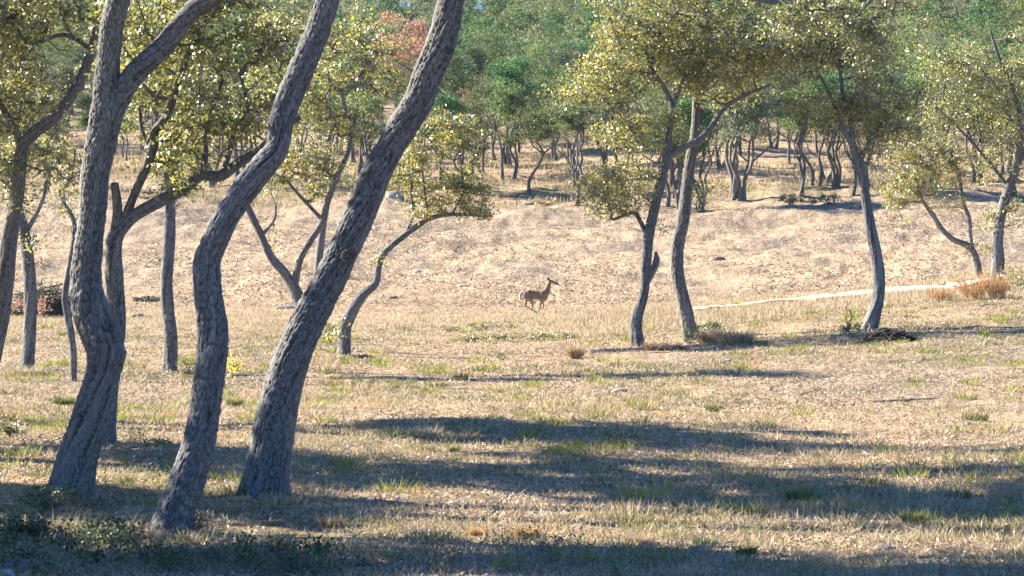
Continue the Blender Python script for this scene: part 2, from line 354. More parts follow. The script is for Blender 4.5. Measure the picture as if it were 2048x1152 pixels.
def tree(label, stems, D, clusters, name='live_oak_tree', cat='oak tree', group=None, bark=.0, leaf=.05, seed=1, nper=60, spread=.22,
         dens=1.4, weights=OAKW, pal=OAK, lump=.05, flare=.3, bcol=BARK, dy=0., sink=.12, world_pts=False, extra=None, ylean=0., leafmat=None):
    rng = np.random.default_rng(1000 + seed); pm = F / D
    T = []; nodes = []; step = max(.011, D * (.00055 if D < 35 else .00038)) if bark > 0 else max(.03, D * .0012)
    b0 = stems[0][0]; o0 = P3(b0[0], b0[1], D) if not world_pts else np.array(b0[:3])
    gz = float(ground(o0[0], o0[1])); o0[2] = gz
    for si, st in enumerate(stems):
        Pw = []; Rw = []
        zshift = 0
        for k, q in enumerate(st):
            off = q[3] if len(q) > 3 else 0.
            if world_pts: w = np.array(q[:3], float); R_ = q[3]
            else:
                w = P3(q[0], q[1], D); w[1] += off + ylean * (w[2] - gz); w[0] *= 1; R_ = q[2] / pm / 2
            Pw.append(w); Rw.append(R_)
        if si == 0:
            Pw[0][2] = min(Pw[0][2], gz) - sink
        Pw = np.array(Pw); Rw = np.array(Rw)
        if len(Pw) > 2 and D < 90:   # small natural kinks between the measured points
            pass
        r0 = Rw.max(); seg = int(np.clip(2 * np.pi * r0 / step, 8, 150)) if bark > 0 else int(np.clip(2 * np.pi * r0 / step, 8, 24))
        seg += seg % 2
        T.append(tube(Pw - o0, Rw, seg, step, bark=bark, seed=seed * 3 + si, col=bcol, lump=lump, flare=flare if si == 0 else 0, D_=D))
        C, r = catmull(Pw, Rw, .3)
        sel = (C[:, 2] - gz) > 1.4 if not world_pts else (C[:, 2] - gz) > 2.0
        if si > 0: sel[:] = True
        nodes += list(C[sel] - o0)
    if extra: T += extra(o0, D)
    root = thing(name, o0, label, cat, group)
    V, Fa, Cc = join(T); link('trunk', mesh_np('trunk', V, Fa, Cc, M_BARK if D < 90 else M_BARKF, True), root)
    # attractors from crown clusters
    A = []
    for c in clusters:
        if world_pts: cen = np.array(c[:3], float); rx, ry, rz = c[3:6]; n = c[6]
        else:
            cen = P3(c[0], c[1], D + (c[5] if len(c) > 5 else 0)); rx = c[2] / pm; rz = c[3] / pm; ry = min(2.2, max(.5, (rx + rz) * .45)); n = c[4]
        k = max(3, int(n * dens)); m3 = int(k * 1.5) + 3; u = rnd_dirs(m3, rng) * rng.random((m3, 1)) ** .45 * 1.15
        p = cen + u * np.array([rx, ry, rz])
        nz = vn(p[:, 0] / .55 + 3 * seed, p[:, 2] / .45 + p[:, 1] * .7 + seed); p = p[np.argsort(-nz + rng.random(len(nz)) * .9)][:k]
        A.append(p - o0)
    A = np.concatenate(A); P_, par, ends = grow(nodes, [None] * len(nodes), A, rng, step=.3)
    V, Fa, Cc = twig_mesh(P_, par, ends, len(nodes), .02, .0052 if D < 45 else .0068, .055, col=bcol)
    link('branches', mesh_np('branches', V, Fa, Cc, M_BARK, True), root)
    cen = P_[ends]
    # extra clumps partway along the last twigs
    more = np.array([P_[par[e_]] for e_ in ends if par[e_] is not None and par[e_] >= len(nodes)])
    if len(more): cen = np.concatenate([cen, more[rng.random(len(more)) < .5]])
    V, Fa, Cc = foliage(cen, D, rng, nper, leaf, spread, weights, pal)
    link('crown', mesh_np('crown', V, Fa, Cc, leafmat or M_LEAF), root)
    return root

# ------------------------------------------------------------------ three big foreground trunks
G1 = 'furrowed live oaks in the left foreground'
def burl(px, py, rpx, D):
    def f(o0, D_):
        out = []
        for (x, y, r, dy) in ((px, py, rpx, -.05), (px - rpx * .7, py + rpx * .5, rpx * .9, -.03)):
            c = P3(x, y, D); c[1] += dy; rr = r / (F / D)
            pts = [c - o0 + np.array([-.05, 0, -rr * 1.2]), c - o0 + np.array([0, 0, -rr * .5]), c - o0, c - o0 + np.array([-.01, 0, rr * .6]), c - o0 + np.array([-.06, 0, rr * 1.15])]
            out.append(tube(pts, [rr * .3, rr * .85, rr, rr * .75, rr * .2], 60, .013, bark=.014, seed=77, col=BARK, lump=.09))
        return out
    return f
D1 = hit(135, 1003)
tree('burled oak trunk forking at the upper left, leftmost of the three foreground trunks',
     [[(132, 1006, 84), (153, 926, 76), (183, 826, 71), (206, 751, 66), (212, 706, 72), (204, 676, 74), (181, 620, 70), (173, 560, 60), (176, 500, 57), (182, 450, 51), (186, 400, 53), (189, 350, 54), (203, 280, 58), (213, 225, 60), (213, 180, 50), (218, 110, 44), (224, 50, 44), (236, 0, 46), (246, -90, 42), (235, -200, 36), (225, -300, 28), (200, -420, 18)],
      [(214, 245, 46), (240, 195, 44), (270, 148, 43), (325, 95, 41), (378, 28, 38), (430, -8, 34), (500, -60, 30), (570, -160, 24), (620, -280, 16)]],
     D1, [(230, -380, 380, 110, 90), (560, -260, 330, 120, 80), (240, -560, 300, 90, 50), (330, -160, 200, 50, 26)],
     group=G1, bark=.03, leaf=.065, seed=1, nper=42, spread=.26, flare=.42, extra=burl(232, 708, 22, D1), weights=OAKD)
D2 = hit(345, 1064)
tree('curving oak trunk leaning right, middle one of the three foreground trunks',
     [[(338, 1072, 68), (354, 1020, 66), (372, 976, 68), (399, 876, 62), (415, 776, 58), (426, 676, 60), (419, 610, 56), (414, 560, 54), (414, 520, 52), (428, 486, 50), (452, 434, 50), (488, 382, 50), (529, 330, 50), (553, 297, 46), (562, 250, 48), (577, 200, 49), (598, 150, 49), (620, 100, 48), (640, 50, 46), (655, 0, 46), (675, -90, 42), (720, -200, 34), (760, -330, 26), (780, -460, 16)],
      [(672, -80, 30), (600, -200, 24), (520, -290, 18), (470, -400, 12)],
      [(700, -150, 28), (820, -240, 22), (960, -300, 14)]],
     D2, [(760, -440, 330, 130, 90), (500, -420, 260, 110, 60), (980, -330, 300, 100, 70), (760, -620, 280, 90, 45)],
     group=G1, bark=.028, leaf=.065, seed=2, nper=42, spread=.26, flare=.42, weights=OAKD)
D3 = hit(528, 994)
def knots(o0, D_):
    out = []
    for (x, y, r) in ((700, 512, 12), (797, 268, 8), (897, 105, 9)):
        c = P3(x, y, D3) - o0; rr = r / (F / D3); c[1] -= .155 if r == 12 else .118
        th = np.linspace(0, 2 * np.pi, 9); pts = [c + np.array([math.cos(t) * rr, -.01, math.sin(t) * rr * .9]) for t in th]
        out.append(tube(pts, [rr * .30] * 9, 14, .01, bark=.012, seed=5, col=(.12, .11, .10), lump=.25))
    return out
tree('thickest oak trunk with knot holes, rightmost of the three foreground trunks',
     [[(526, 1003, 86), (534, 950, 80), (545, 876, 79), (565, 776, 74), (600, 676, 67), (650, 576, 63), (685, 505, 58), (708, 455, 62), (733, 400, 58), (751, 350, 57), (777, 300, 54), (807, 250, 58), (838, 200, 58), (856, 150, 58), (877, 100, 57), (892, 50, 54), (902, 0, 52), (915, -90, 48), (960, -200, 40), (980, -320, 32), (1000, -460, 20)],
      [(925, -110, 34), (1030, -200, 28), (1180, -260, 22), (1340, -300, 14)],
      [(915, -90, 30), (840, -220, 24), (800, -330, 16)]],
     D3, [(1000, -430, 320, 130, 90), (1250, -330, 320, 110, 90), (800, -400, 220, 110, 50), (1050, -640, 280, 90, 45), (1480, -260, 240, 70, 45)],
     group=G1, bark=.03, leaf=.065, seed=3, nper=42, spread=.26, flare=.45, extra=knots, weights=OAKD)

# ------------------------------------------------------------------ middle distance oaks on the left
D4 = hit(217, 890)
tree('oak with one low limb curving right, rising behind the leftmost foreground trunk',
     [[(215, 893, 36), (216, 850, 32), (222, 760, 32), (232, 650, 38), (229, 560, 36), (226, 500, 34), (236, 465, 30), (268, 432, 25), (320, 402, 25), (372, 374, 25), (402, 352, 20), (440, 352, 23), (480, 325, 20), (520, 300, 17), (560, 262, 13), (600, 235, 10)],
      [(234, 478, 24), (250, 440, 20), (266, 395, 17), (288, 345, 17), (305, 300, 21), (312, 265, 20), (338, 222, 15), (358, 160, 13), (385, 90, 12), (415, 30, 10), (430, -60, 8)],
      [(230, 470, 22), (235, 420, 19), (229, 366, 17)],
      [(404, 350, 13), (410, 320, 12), (413, 260, 11), (430, 205, 9), (445, 160, 7)],
      [(450, 335, 12), (463, 290, 11), (470, 255, 9), (495, 218, 8), (480, 150, 6)],
      [(305, 300, 9), (285, 262, 8), (278, 215, 6)]],
     D4, [(430, 235, 70, 80, 34), (500, 250, 70, 50, 22), (350, 315, 60, 50, 20), (330, 130, 120, 90, 52), (430, 50, 130, 80, 52), (520, 120, 90, 90, 34), (300, 15, 120, 60, 34), (420, -110, 220, 90, 50), (350, 375, 45, 25, 8)],
     seed=4, leaf=.06, nper=34, spread=.22, flare=.2, bark=.009)
D5 = 34.
tree('dark bent oak leaning in from the left edge behind the sunlit leaves',
     [[(-75, 850, 56), (-35, 760, 50), (-6, 650, 44), (8, 560, 40), (18, 480, 34), (32, 400, 28), (40, 335, 26), (46, 292, 24), (72, 262, 25), (108, 235, 27), (140, 195, 23), (168, 145, 20), (184, 100, 19), (196, 40, 18), (200, -60, 16), (230, -180, 12)],
      [(46, 300, 16), (20, 240, 13), (-20, 180, 10), (-60, 120, 8)],
      [(184, 100, 10), (130, 70, 9), (60, 85, 7), (20, 40, 6)]],
     D5, [(50, 210, 110, 75, 44), (40, 70, 130, 80, 56), (130, 330, 50, 45, 10), (150, 20, 110, 60, 34), (20, 380, 45, 60, 14), (170, -120, 220, 90, 70), (-150, 50, 160, 180, 80), (-260, -80, 250, 140, 90)],
     seed=5, leaf=.06, nper=38, spread=.22, bark=.009, weights=OAKW)
tree('slim oak trunk near the left edge growing out of a mat of dry grass',
     [[(52, 742, 27), (58, 690, 25), (61, 600, 26), (56, 520, 24), (47, 455, 20), (30, 400, 16), (18, 340, 13), (28, 270, 9)], [(50, 470, 10), (85, 400, 8), (95, 340, 6)]],
     hit(52, 740), [(20, 300, 70, 60, 40), (80, 270, 60, 60, 34), (60, 500, 22, 40, 6), (60, 180, 90, 60, 40)], seed=6, leaf=.07, nper=36, bark=.02, spread=.25)
tree('thin crooked young oak between the slim left trunk and the forked foreground trunk',
     [[(147, 768, 13), (146, 700, 14), (137, 640, 15), (130, 590, 13), (140, 530, 12), (148, 470, 10), (147, 440, 9), (130, 408, 7), (128, 380, 6), (145, 345, 5), (150, 300, 4)]],
     hit(147, 762), [(135, 400, 34, 40, 12), (120, 330, 50, 40, 20), (150, 470, 20, 40, 5)], seed=7, leaf=.05, nper=36, bark=.02, spread=.2)
tree('straight oak trunk standing between the leftmost and middle foreground trunks',
     [[(340, 744, 27), (342, 680, 27), (336, 620, 25), (333, 560, 24), (338, 480, 24), (340, 400, 22), (335, 340, 18), (322, 290, 15), (312, 220, 12), (318, 150, 9)], [(338, 360, 12), (370, 300, 9), (390, 230, 6)]],
     hit(340, 742), [(320, 200, 110, 80, 70), (400, 130, 110, 90, 60), (250, 120, 90, 80, 40), (330, 330, 50, 30, 14), (280, 30, 130, 60, 50)], seed=8, leaf=.07, nper=32, bark=.02, spread=.25)
D9 = hit(612, 700)
tree('forked oak whose two bent limbs show between the middle and rightmost foreground trunks',
     [[(612, 703, 26), (606, 645, 26), (595, 592, 24), (571, 549, 19), (541, 512, 16), (523, 472, 14), (500, 425, 14), (478, 370, 12), (470, 300, 9)],
      [(588, 572, 16), (600, 520, 13), (622, 480, 13), (644, 445, 13), (656, 400, 13), (675, 350, 12), (694, 310, 10), (705, 262, 8), (715, 210, 6)],
      [(645, 440, 8), (612, 405, 7), (585, 375, 6), (565, 350, 5)], [(523, 472, 7), (548, 440, 5), (552, 410, 4)]],
     D9, [(680, 170, 130, 80, 70), (585, 345, 75, 55, 52), (650, 340, 45, 55, 20), (590, 210, 90, 80, 44), (740, 110, 80, 100, 50), (640, 60, 120, 60, 44), (700, 250, 70, 50, 22), (545, 470, 20, 20, 3), (500, 180, 70, 90, 34)],
     seed=9, leaf=.075, nper=36, bark=.02, spread=.26, weights=OAKY)
tree('slender pole like oak just left of the rightmost foreground trunk, behind the forked oak',
     [[(630, 655, 15), (634, 570, 15), (640, 500, 15), (648, 440, 13), (660, 380, 10), (665, 320, 8)]], hit(630, 652),
     [(640, 290, 50, 50, 22), (690, 360, 40, 30, 10)], seed=19, leaf=.055, nper=45, spread=.26)
D10 = hit(689, 710)
tree('small yellow crowned oak bending right, beside the three foreground trunks',
     [[(688, 714, 25), (690, 665, 23), (697, 637, 25), (724, 592, 20), (751, 566, 15), (758, 532, 12), (766, 510, 13), (790, 486, 12), (828, 457, 11), (860, 437, 10), (900, 429, 8), (950, 430, 6), (985, 432, 4)],
      [(812, 466, 6), (826, 430, 5), (822, 385, 4)], [(858, 438, 6), (852, 400, 5), (845, 340, 4), (850, 270, 3)], [(905, 428, 5), (925, 380, 4), (920, 310, 3)]],
     D10, [(860, 300, 58, 70, 42), (905, 385, 74, 36, 50), (940, 260, 22, 40, 8), (820, 360, 28, 50, 16), (955, 425, 32, 12, 12), (880, 235, 34, 34, 8), (945, 340, 30, 50, 14), (770, 340, 30, 40, 10), (845, 425, 30, 12, 6), (762, 520, 10, 16, 2), (660, 672, 16, 20, 1)],
     seed=10, leaf=.07, nper=42, bark=.02, spread=.22, weights=OAKY, flare=.2)
# ------------------------------------------------------------------ middle distance oaks on the right
D11 = hit(1277, 692)
tree('knotted oak with a spreading yellow crown, left one of the pair beyond the deer',
     [[(1277, 696, 26), (1272, 645, 24), (1287, 590, 19), (1292, 530, 20), (1298, 470, 21), (1311, 410, 19), (1325, 350, 19), (1334, 312, 19), (1338, 260, 13), (1345, 215, 12), (1330, 178, 9), (1300, 130, 7), (1290, 70, 5)],
      [(1332, 318, 15), (1365, 296, 13), (1400, 279, 13), (1425, 250, 11), (1450, 215, 10), (1490, 190, 8), (1540, 170, 5)],
      [(1298, 478, 9), (1280, 442, 9), (1268, 426, 8), (1246, 432, 7), (1224, 438, 6), (1220, 415, 5), (1190, 385, 4)],
      [(1293, 566, 12), (1306, 540, 14), (1313, 522, 13), (1312, 504, 7)],
      [(1345, 215, 9), (1370, 150, 7), (1390, 80, 5)]],
     D11, [(1225, 375, 72, 50, 62), (1275, 265, 90, 42, 46), (1200, 170, 80, 40, 34), (1260, 110, 110, 70, 72), (1340, 60, 130, 60, 70), (1380, 150, 100, 60, 50), (1300, 0, 110, 50, 50), (1460, 120, 70, 60, 30), (1145, 190, 30, 18, 5), (1310, 450, 24, 30, 3), (1200, 435, 12, 18, 2), (1300, 330, 40, 30, 8)],
     seed=11, leaf=.072, nper=50, bark=.02, spread=.36, weights=OAKY)
D12 = hit(1385, 680)
tree('taller oak with a smoothly curved trunk, right one of the pair right of the deer',
     [[(1385, 686, 29), (1373, 630, 27), (1357, 560, 26), (1354, 500, 26), (1366, 440, 25), (1373, 380, 23), (1381, 320, 21), (1391, 260, 19), (1394, 200, 17), (1398, 140, 14), (1410, 60, 11), (1420, -40, 8)],
      [(1394, 210, 10), (1430, 130, 8), (1490, 60, 6)]],
     D12, [(1440, 60, 110, 70, 62), (1500, 140, 90, 60, 50), (1520, 60, 80, 60, 36), (1400, -40, 120, 60, 60), (1405, 400, 20, 40, 4), (1440, 200, 60, 25, 14), (1550, 100, 60, 60, 20)],
     seed=12, leaf=.072, nper=50, bark=.02, spread=.36, weights=OAKW)
D13 = hit(1738, 664)
tree('solitary curved oak trunk with flared base beside a dark root mound on the right',
     [[(1732, 672, 34), (1744, 640, 27), (1755, 600, 25), (1758, 560, 24), (1752, 510, 23), (1742, 460, 21), (1732, 400, 19), (1724, 345, 19), (1716, 310, 16), (1696, 275, 11), (1678, 235, 9), (1662, 195, 7), (1640, 150, 5)],
      [(1718, 318, 12), (1706, 280, 9), (1700, 240, 9), (1690, 210, 8), (1682, 160, 7), (1680, 110, 6)], [(1722, 320, 9), (1745, 270, 7), (1780, 230, 5), (1810, 190, 4)]],
     D13, [(1650, 120, 100, 80, 70), (1700, 210, 60, 60, 34), (1770, 210, 80, 60, 44), (1600, 60, 90, 60, 44), (1720, 70, 90, 60, 46), (1640, 200, 60, 40, 18), (1790, 260, 60, 25, 14), (1740, 300, 30, 30, 8), (1690, -20, 120, 50, 40)],
     seed=13, leaf=.072, nper=50, bark=.02, spread=.36, weights=OAKW)
D14 = hit(1992, 572)
tree('leafy leaning oak at the right edge, its foot wrapped in red brown grass',
     [[(1990, 580, 24), (1996, 530, 25), (1995, 480, 22), (2003, 425, 20), (2018, 375, 18), (2034, 330, 16), (2042, 260, 12), (2030, 190, 9), (2000, 120, 7), (1980, 60, 5)],
      [(2034, 330, 10), (2080, 250, 8), (2110, 170, 6)], [(2018, 375, 8), (1975, 320, 7), (1930, 270, 5), (1880, 220, 4)]],
     D14, [(1960, 170, 100, 80, 76), (2030, 240, 60, 70, 50), (1900, 130, 80, 60, 44), (2035, 420, 24, 40, 12), (1985, 470, 22, 50, 9), (2060, 120, 60, 80, 40), (1870, 230, 70, 60, 34), (1990, 330, 50, 40, 20), (2100, 280, 60, 120, 44)],
     seed=14, leaf=.072, nper=50, bark=.02, spread=.36, weights=OAKW)
D15 = hit(1958, 554)
tree('low twin limbed oak leaning left with a drooping crown, beside the right edge oak',
     [[(1960, 560, 14), (1952, 518, 14), (1936, 492, 13), (1906, 479, 11), (1882, 456, 10), (1866, 430, 9), (1845, 400, 6), (1830, 350, 5)], [(1944, 500, 9), (1940, 465, 8), (1938, 436, 8), (1925, 400, 8), (1919, 355, 7), (1900, 300, 5)]],
     D15, [(1810, 355, 60, 50, 52), (1870, 350, 60, 50, 46), (1840, 280, 80, 45, 46), (1920, 320, 60, 50, 34), (1780, 400, 30, 30, 10), (1800, 450, 26, 30, 3), (1945, 500, 22, 22, 6), (1890, 400, 30, 25, 10)],
     seed=15, leaf=.072, nper=42, bark=.02, spread=.24, weights=OAKY)
# ------------------------------------------------------------------ limbs reaching into the top of the picture
tree('dark overhanging oak limb reaching in along the top right',
     [[(2330, 840, 60), (2310, 600, 50), (2280, 380, 44), (2240, 120, 38), (2100, -60, 30), (1900, -70, 26), (1760, -45, 20), (1640, -8, 16), (1560, 4, 12), (1480, -8, 8), (1420, -20, 5)],
      [(1640, -8, 8), (1590, 30, 5), (1560, 70, 3)], [(2100, -60, 16), (2000, -120, 12), (1900, -220, 8)], [(2280, 380, 20), (2380, 200, 14), (2450, 60, 9)]],
     38., [(1640, 45, 120, 50, 50), (1730, 90, 60, 50, 22), (1570, 15, 100, 30, 26), (1780, 15, 110, 45, 32), (1950, -170, 200, 70, 40), (2350, 0, 200, 140, 50)],
     seed=16, leaf=.045, nper=55, spread=.18, weights=OAKD)

# off frame oaks to the left (their crowns shade the foreground)
def off_tree(x, y, h, r, seed):
    rng = np.random.default_rng(seed); g = float(ground(x, y)); lx, ly = rng.uniform(-.8, .8, 2)
    st = [[(x, y, g - .1, .2), (x + lx * .3, y + ly * .2, g + 1.5, .17), (x + lx, y + ly, g + 3.2, .14), (x + lx * .6, y + ly * .7, h - 1.2, .09), (x + lx * .5, y, h, .04)]]
    for k in range(3):
        t = rng.uniform(2.0, 4.3); st.append([(x + lx, y + ly, g + 3.0, .09), (x + lx + math.cos(t) * r * .4, y + ly + math.sin(t) * r * .4, g + 4.2, .06), (x + math.cos(t) * r * .8, y + math.sin(t) * r * .8, h - 1.2, .03)])
    cl = [(x + lx * .5, y, h - .9, r * 1.1, r * .85, 1.0, int(50 * r / 3)), (x - r * .5, y + r * .3, h - 1.6, r * .6, r * .5, .7, 30), (x + r * .5, y - r * .3, h - 1.5, r * .6, r * .5, .7, 30)]
    tree(['nearest of the oaks outside the left edge, above the forked foreground trunk', 'live oak outside the left edge, behind the nearest of them', 'live oak furthest outside the left edge, level with the foreground trunks', 'live oak outside the left edge, closest to the camera', 'live oak outside the left edge, furthest from the camera', 'small crowned live oak outside the left edge, between two larger ones'][seed - 40], st, 30., cl, world_pts=True, seed=seed, leaf=.16, nper=105, spread=.34, group='live oaks outside the frame', weights=OAKD)
for k, (x, y, h, r) in enumerate([(-6.9, 27.9, 7.4, 2.7), (-11.6, 31.0, 6.9, 2.8), (-13.0, 22.4, 6.8, 2.6), (-8.2, 21.8, 7.0, 1.8), (-9.2, 36.4, 6.8, 1.9), (-12.9, 26.8, 6.6, 1.6)]):
    off_tree(x, y, h, r, 40 + k)

# ------------------------------------------------------------------ far trees
JUN = [(.045, .11, .06), (.07, .15, .07), (.14, .22, .07), (.03, .08, .055)]
OKF = [(.10, .145, .07), (.155, .18, .08), (.07, .11, .06), (.21, .22, .09)]
GRY = [(.20, .21, .17), (.15, .17, .13), (.26, .26, .21), (.10, .13, .09)]
BRO = [(.20, .14, .11), (.16, .13, .11), (.24, .17, .12)]
RED = [(.42, .28, .23), (.50, .36, .30), (.33, .22, .18), (.46, .38, .27)]
def proto_far(seed, pal, h=7., w=3.2, low=2.6, nstem=2, clumps=85, leaf=.13, nper=75, mat=None, name='far_oak_tree', pt=0., lean=.35, bcol=(.13, .12, .12)):
    rng = np.random.default_rng(seed); T = []; tips = []; nodes = []
    for k in range(nstem):
        t = rng.uniform(0, 6.28); l = rng.uniform(.4, 1) * lean * h * .4; ox = np.array([math.cos(t), math.sin(t), 0]) * .12 * (nstem > 1)
        pts = [ox + [0, 0, -.3]]; r = rng.uniform(.085, .13)
        R_ = [r * 1.4]
        for j in range(1, 6):
            f = j / 5; pts.append(ox + np.array([math.cos(t) * l * f, math.sin(t) * l * f, h * .72 * f]) + rng.normal(size=3) * np.array([.18, .18, 0])); R_.append(r * (1 - .65 * f))
        v = tube(np.array(pts), R_, 8, .35, col=bcol, seed=seed + k, lump=.06); T.append(v); C, _ = catmull(pts, R_, .5); nodes += list(C[C[:, 2] > 1.5])
        for q in range(2):
            j = rng.integers(2, 5); t2 = rng.uniform(0, 6.28); e_ = np.array(pts[j]) + np.array([math.cos(t2) * w * .45, math.sin(t2) * w * .45, h * .22])
            mid = (np.array(pts[j]) + e_) / 2 + rng.normal(size=3) * .2; T.append(tube(np.array([pts[j], mid, e_]), [r * .55, r * .4, r * .2], 6, .4, col=bcol, seed=3)); nodes += [mid, e_]
    lob = []
    for k in range(7):
        t = rng.uniform(0, 6.28); rr = rng.uniform(.1, .75) * w * .8; zz = rng.uniform(low + .8, h - .9)
        f = (zz - low) / (h - low); rr *= (1 - pt * f)
        lob.append((math.cos(t) * rr, math.sin(t) * rr, zz, w * rng.uniform(.32, .5) * (1 - pt * f * .6)))
    lob.append((0, 0, h - 1.2, w * .5 * (1 - pt * .5)))
    A = []
    while len(A) < clumps:
        L_ = lob[rng.integers(len(lob))]; u = rnd_dirs(1, rng)[0] * rng.random() ** .4; A.append(np.array(L_[:3]) + u * np.array([L_[3], L_[3], L_[3] * .62]))
    A = np.array(A); P_, par, ends = grow(nodes, [None] * len(nodes), A, rng, step=.7)
    tw = twig_mesh(P_, par, ends, len(nodes), .02, .012, .06, seg=4, col=bcol)
    root = bpy.data.objects.new(name, None); COL.objects.link(root)
    V, Fa, Cc = join(T + [tw]); link('trunk', mesh_np('trunk', V, Fa, Cc, M_BARKF, True), root)
    V, Fa, Cc = foliage(A, 150, rng, nper, leaf, .62 * w / 3.2, None, pal, flat=.55)
    link('crown', mesh_np('crown', V, Fa, Cc, mat or M_FAR), root)
    root['_leafdata'] = 0
    del root['_leafdata']
    return root
PR = {
 'oak': [proto_far(101 + i, OKF, h=[7, 6.2, 7.6][i], w=[3.4, 3., 3.6][i], nstem=[2, 1, 3][i], name='far_oak_tree') for i in range(3)],
 'pole': [proto_far(121 + i, OKF, h=7.4, w=2.3, low=3.6, nstem=1 + i, clumps=50, lean=.2, name='far_oak_tree') for i in range(2)],
 'jun': [proto_far(141 + i, JUN, h=[6.5, 7.4][i], w=[2.8, 3.][i], low=[1.6, 2.4][i], nstem=2 + i, clumps=110, leaf=.12, pt=.55, name='juniper_tree') for i in range(2)],
 'gry': [proto_far(161, GRY, h=6.6, w=3.1, low=2.6, nstem=3, clumps=80, name='grey_oak_tree', bcol=(.17, .16, .15))],
 'bro': [proto_far(171, BRO, h=5.5, w=2.6, low=1.6, nstem=3, clumps=55, nper=45, leaf=.10, name='bare_oak_tree')],
 'red': [proto_far(181, RED, h=9.5, w=3.6, low=4.6, nstem=1, clumps=95, leaf=.14, mat=M_RED, name='red_oak_tree')],
}
CATS = {'oak': ('far_oak_tree', 'oak tree'), 'pole': ('far_oak_tree', 'oak tree'), 'jun': ('juniper_tree', 'juniper tree'), 'gry': ('grey_oak_tree', 'oak tree'), 'bro': ('bare_oak_tree', 'bare tree'), 'red': ('red_oak_tree', 'oak tree')}
_used = set()
def put_tree(kind, i, x, y, s, rz, label, group, zs=1.):
    pr = PR[kind][i % len(PR[kind])]; key = (kind, i % len(PR[kind]))
    if key in _used:
        r = pr.copy(); COL.objects.link(r)
        for ch in list(pr.children):
            c = ch.copy(); COL.objects.link(c); c.parent = r
    else: _used.add(key); r = pr
    r.location = (x, y, float(ground(x, y))); r.rotation_euler = (0, 0, rz); r.scale = (s, s, s * zs)
    for k in ('label', 'category', 'group'):
        if k in r: del r[k]
    tag(r, label, CATS[kind][1], group); return r
rg = np.random.default_rng(55)
EDGE = [
 ('oak', 1, 1060, 390, .95, 'oak with a pale leaning trunk at the meadow edge above the deer'),
 ('pole', 0, 1004, 360, .95, 'dark slanting oak left of the pale leaning trunk above the deer'),
 ('pole', 1, 1024, 358, .9, 'twin stemmed dark oak just left of the pale leaning trunk above the deer'),
 ('oak', 2, 965, 345, .9, 'several stemmed oak beside the yellow crown of the bending small oak'),
 ('bro', 0, 992, 320, 1., 'bare brown twiggy tree in the gap above the deer'),
 ('jun', 1, 1105, 318, 1., 'green topped juniper deeper in the wood above the deer'),
 ('pole', 0, 1138, 345, 1., 'pale straight trunk just left of the knotted oak crown'),
 ('pole', 1, 1152, 412, .85, 'blue grey trunk standing at the meadow edge below the knotted oak crown'),
 ('oak', 0, 1245, 345, 1., 'oak glimpsed behind the lower crown of the knotted oak'),
 ('oak', 1, 1334, 414, .9, 'short blue grey trunk at the meadow edge between the paired oaks'),
 ('gry', 0, 1462, 397, 1.15, 'grey crowned oak with a kinked trunk at the meadow edge right of the paired oaks'),
 ('gry', 0, 1484, 402, 1.2, 'grey crowned oak with a thick dark base casting the broad blue meadow shadow'),
 ('jun', 1, 1398, 424, .95, 'blue green juniper at the meadow edge half hidden behind the taller paired oak'),
 ('oak', 2, 1362, 418, .9, 'oak at the meadow edge seen between the trunks of the paired oaks'),
 ('pole', 0, 1418, 385, .8, 'thin straight trunk right of the taller paired oak'),
 ('oak', 2, 1440, 335, 1., 'dark broad trunk behind the grey crowned meadow edge oaks'),
 ('oak', 0, 1548, 298, .9, 'small leaning oak on the sunlit strip of the shaded wood'),
 ('jun', 0, 1576, 330, 1.1, 'dark juniper over the shaded wood floor right of the grey crowned oaks'),
 ('pole', 1, 1598, 392, .9, 'slender blue trunk nearest the meadow in the right hand wood'),
 ('oak', 1, 1622, 372, .95, 'thick dark trunk in the middle of the right hand wood'),
 ('pole', 0, 1638, 372, .8, 'thin trunk beside the thick dark trunk of the right hand wood'),
 ('oak', 0, 1652, 358, 1., 'leaning trunk behind the thin trunk of the right hand wood'),
 ('jun', 1, 1670, 376, 1., 'forked juniper in the right hand wood left of the solitary curved oak'),
 ('pole', 1, 1701, 391, .9, 'trunk at the meadow edge just left of the solitary curved oak'),
 ('oak', 2, 1740, 372, .9, 'oak half hidden behind the solitary curved oak'),
 ('pole', 0, 1785, 380, .8, 'thin trunk right of the solitary curved oak'),
 ('oak', 0, 1855, 375, .95, 'oak behind the drooping crown of the low twin limbed oak'),
 ('oak', 1, 1948, 365, 1., 'dark slanting trunk between the two right edge oaks'),
 ('oak', 2, 1968, 370, 1., 'dark forked trunk just left of the right edge oak'),
 ('pole', 1, 2030, 390, 1., 'trunk in the wood at the far right edge'),
 ('oak', 1, 930, 392, .8, 'oak behind the yellow crown of the bending small oak'),
 ('jun', 0, 720, 372, 1., 'juniper seen left of the thickest foreground trunk'),
 ('pole', 0, 660, 350, .9, 'trunk beyond the forked oak between the foreground trunks'),
 ('oak', 2, 590, 335, 1., 'oak beyond the middle foreground trunk at the top of the meadow'),
 ('jun', 1, 285, 300, .9, 'dark juniper above the tan slope between the left foreground trunks'),
 ('bro', 0, 395, 330, .9, 'bare brown tree on the tan slope between the left foreground trunks'),
 ('oak', 0, 95, 372, .8, 'thin oak at the meadow edge behind the bent left oak'),
 ('jun', 0, 10, 360, .9, 'juniper at the meadow edge at the far left'),
 ('red', 0, 800, 312, 1.2, 'tall pink leaved red oak behind the thickest foreground trunk'),
 ('red', 0, 900, 232, .62, 'small pinkish red oak on the hillside right of the thickest foreground trunk'),
]
occ = []
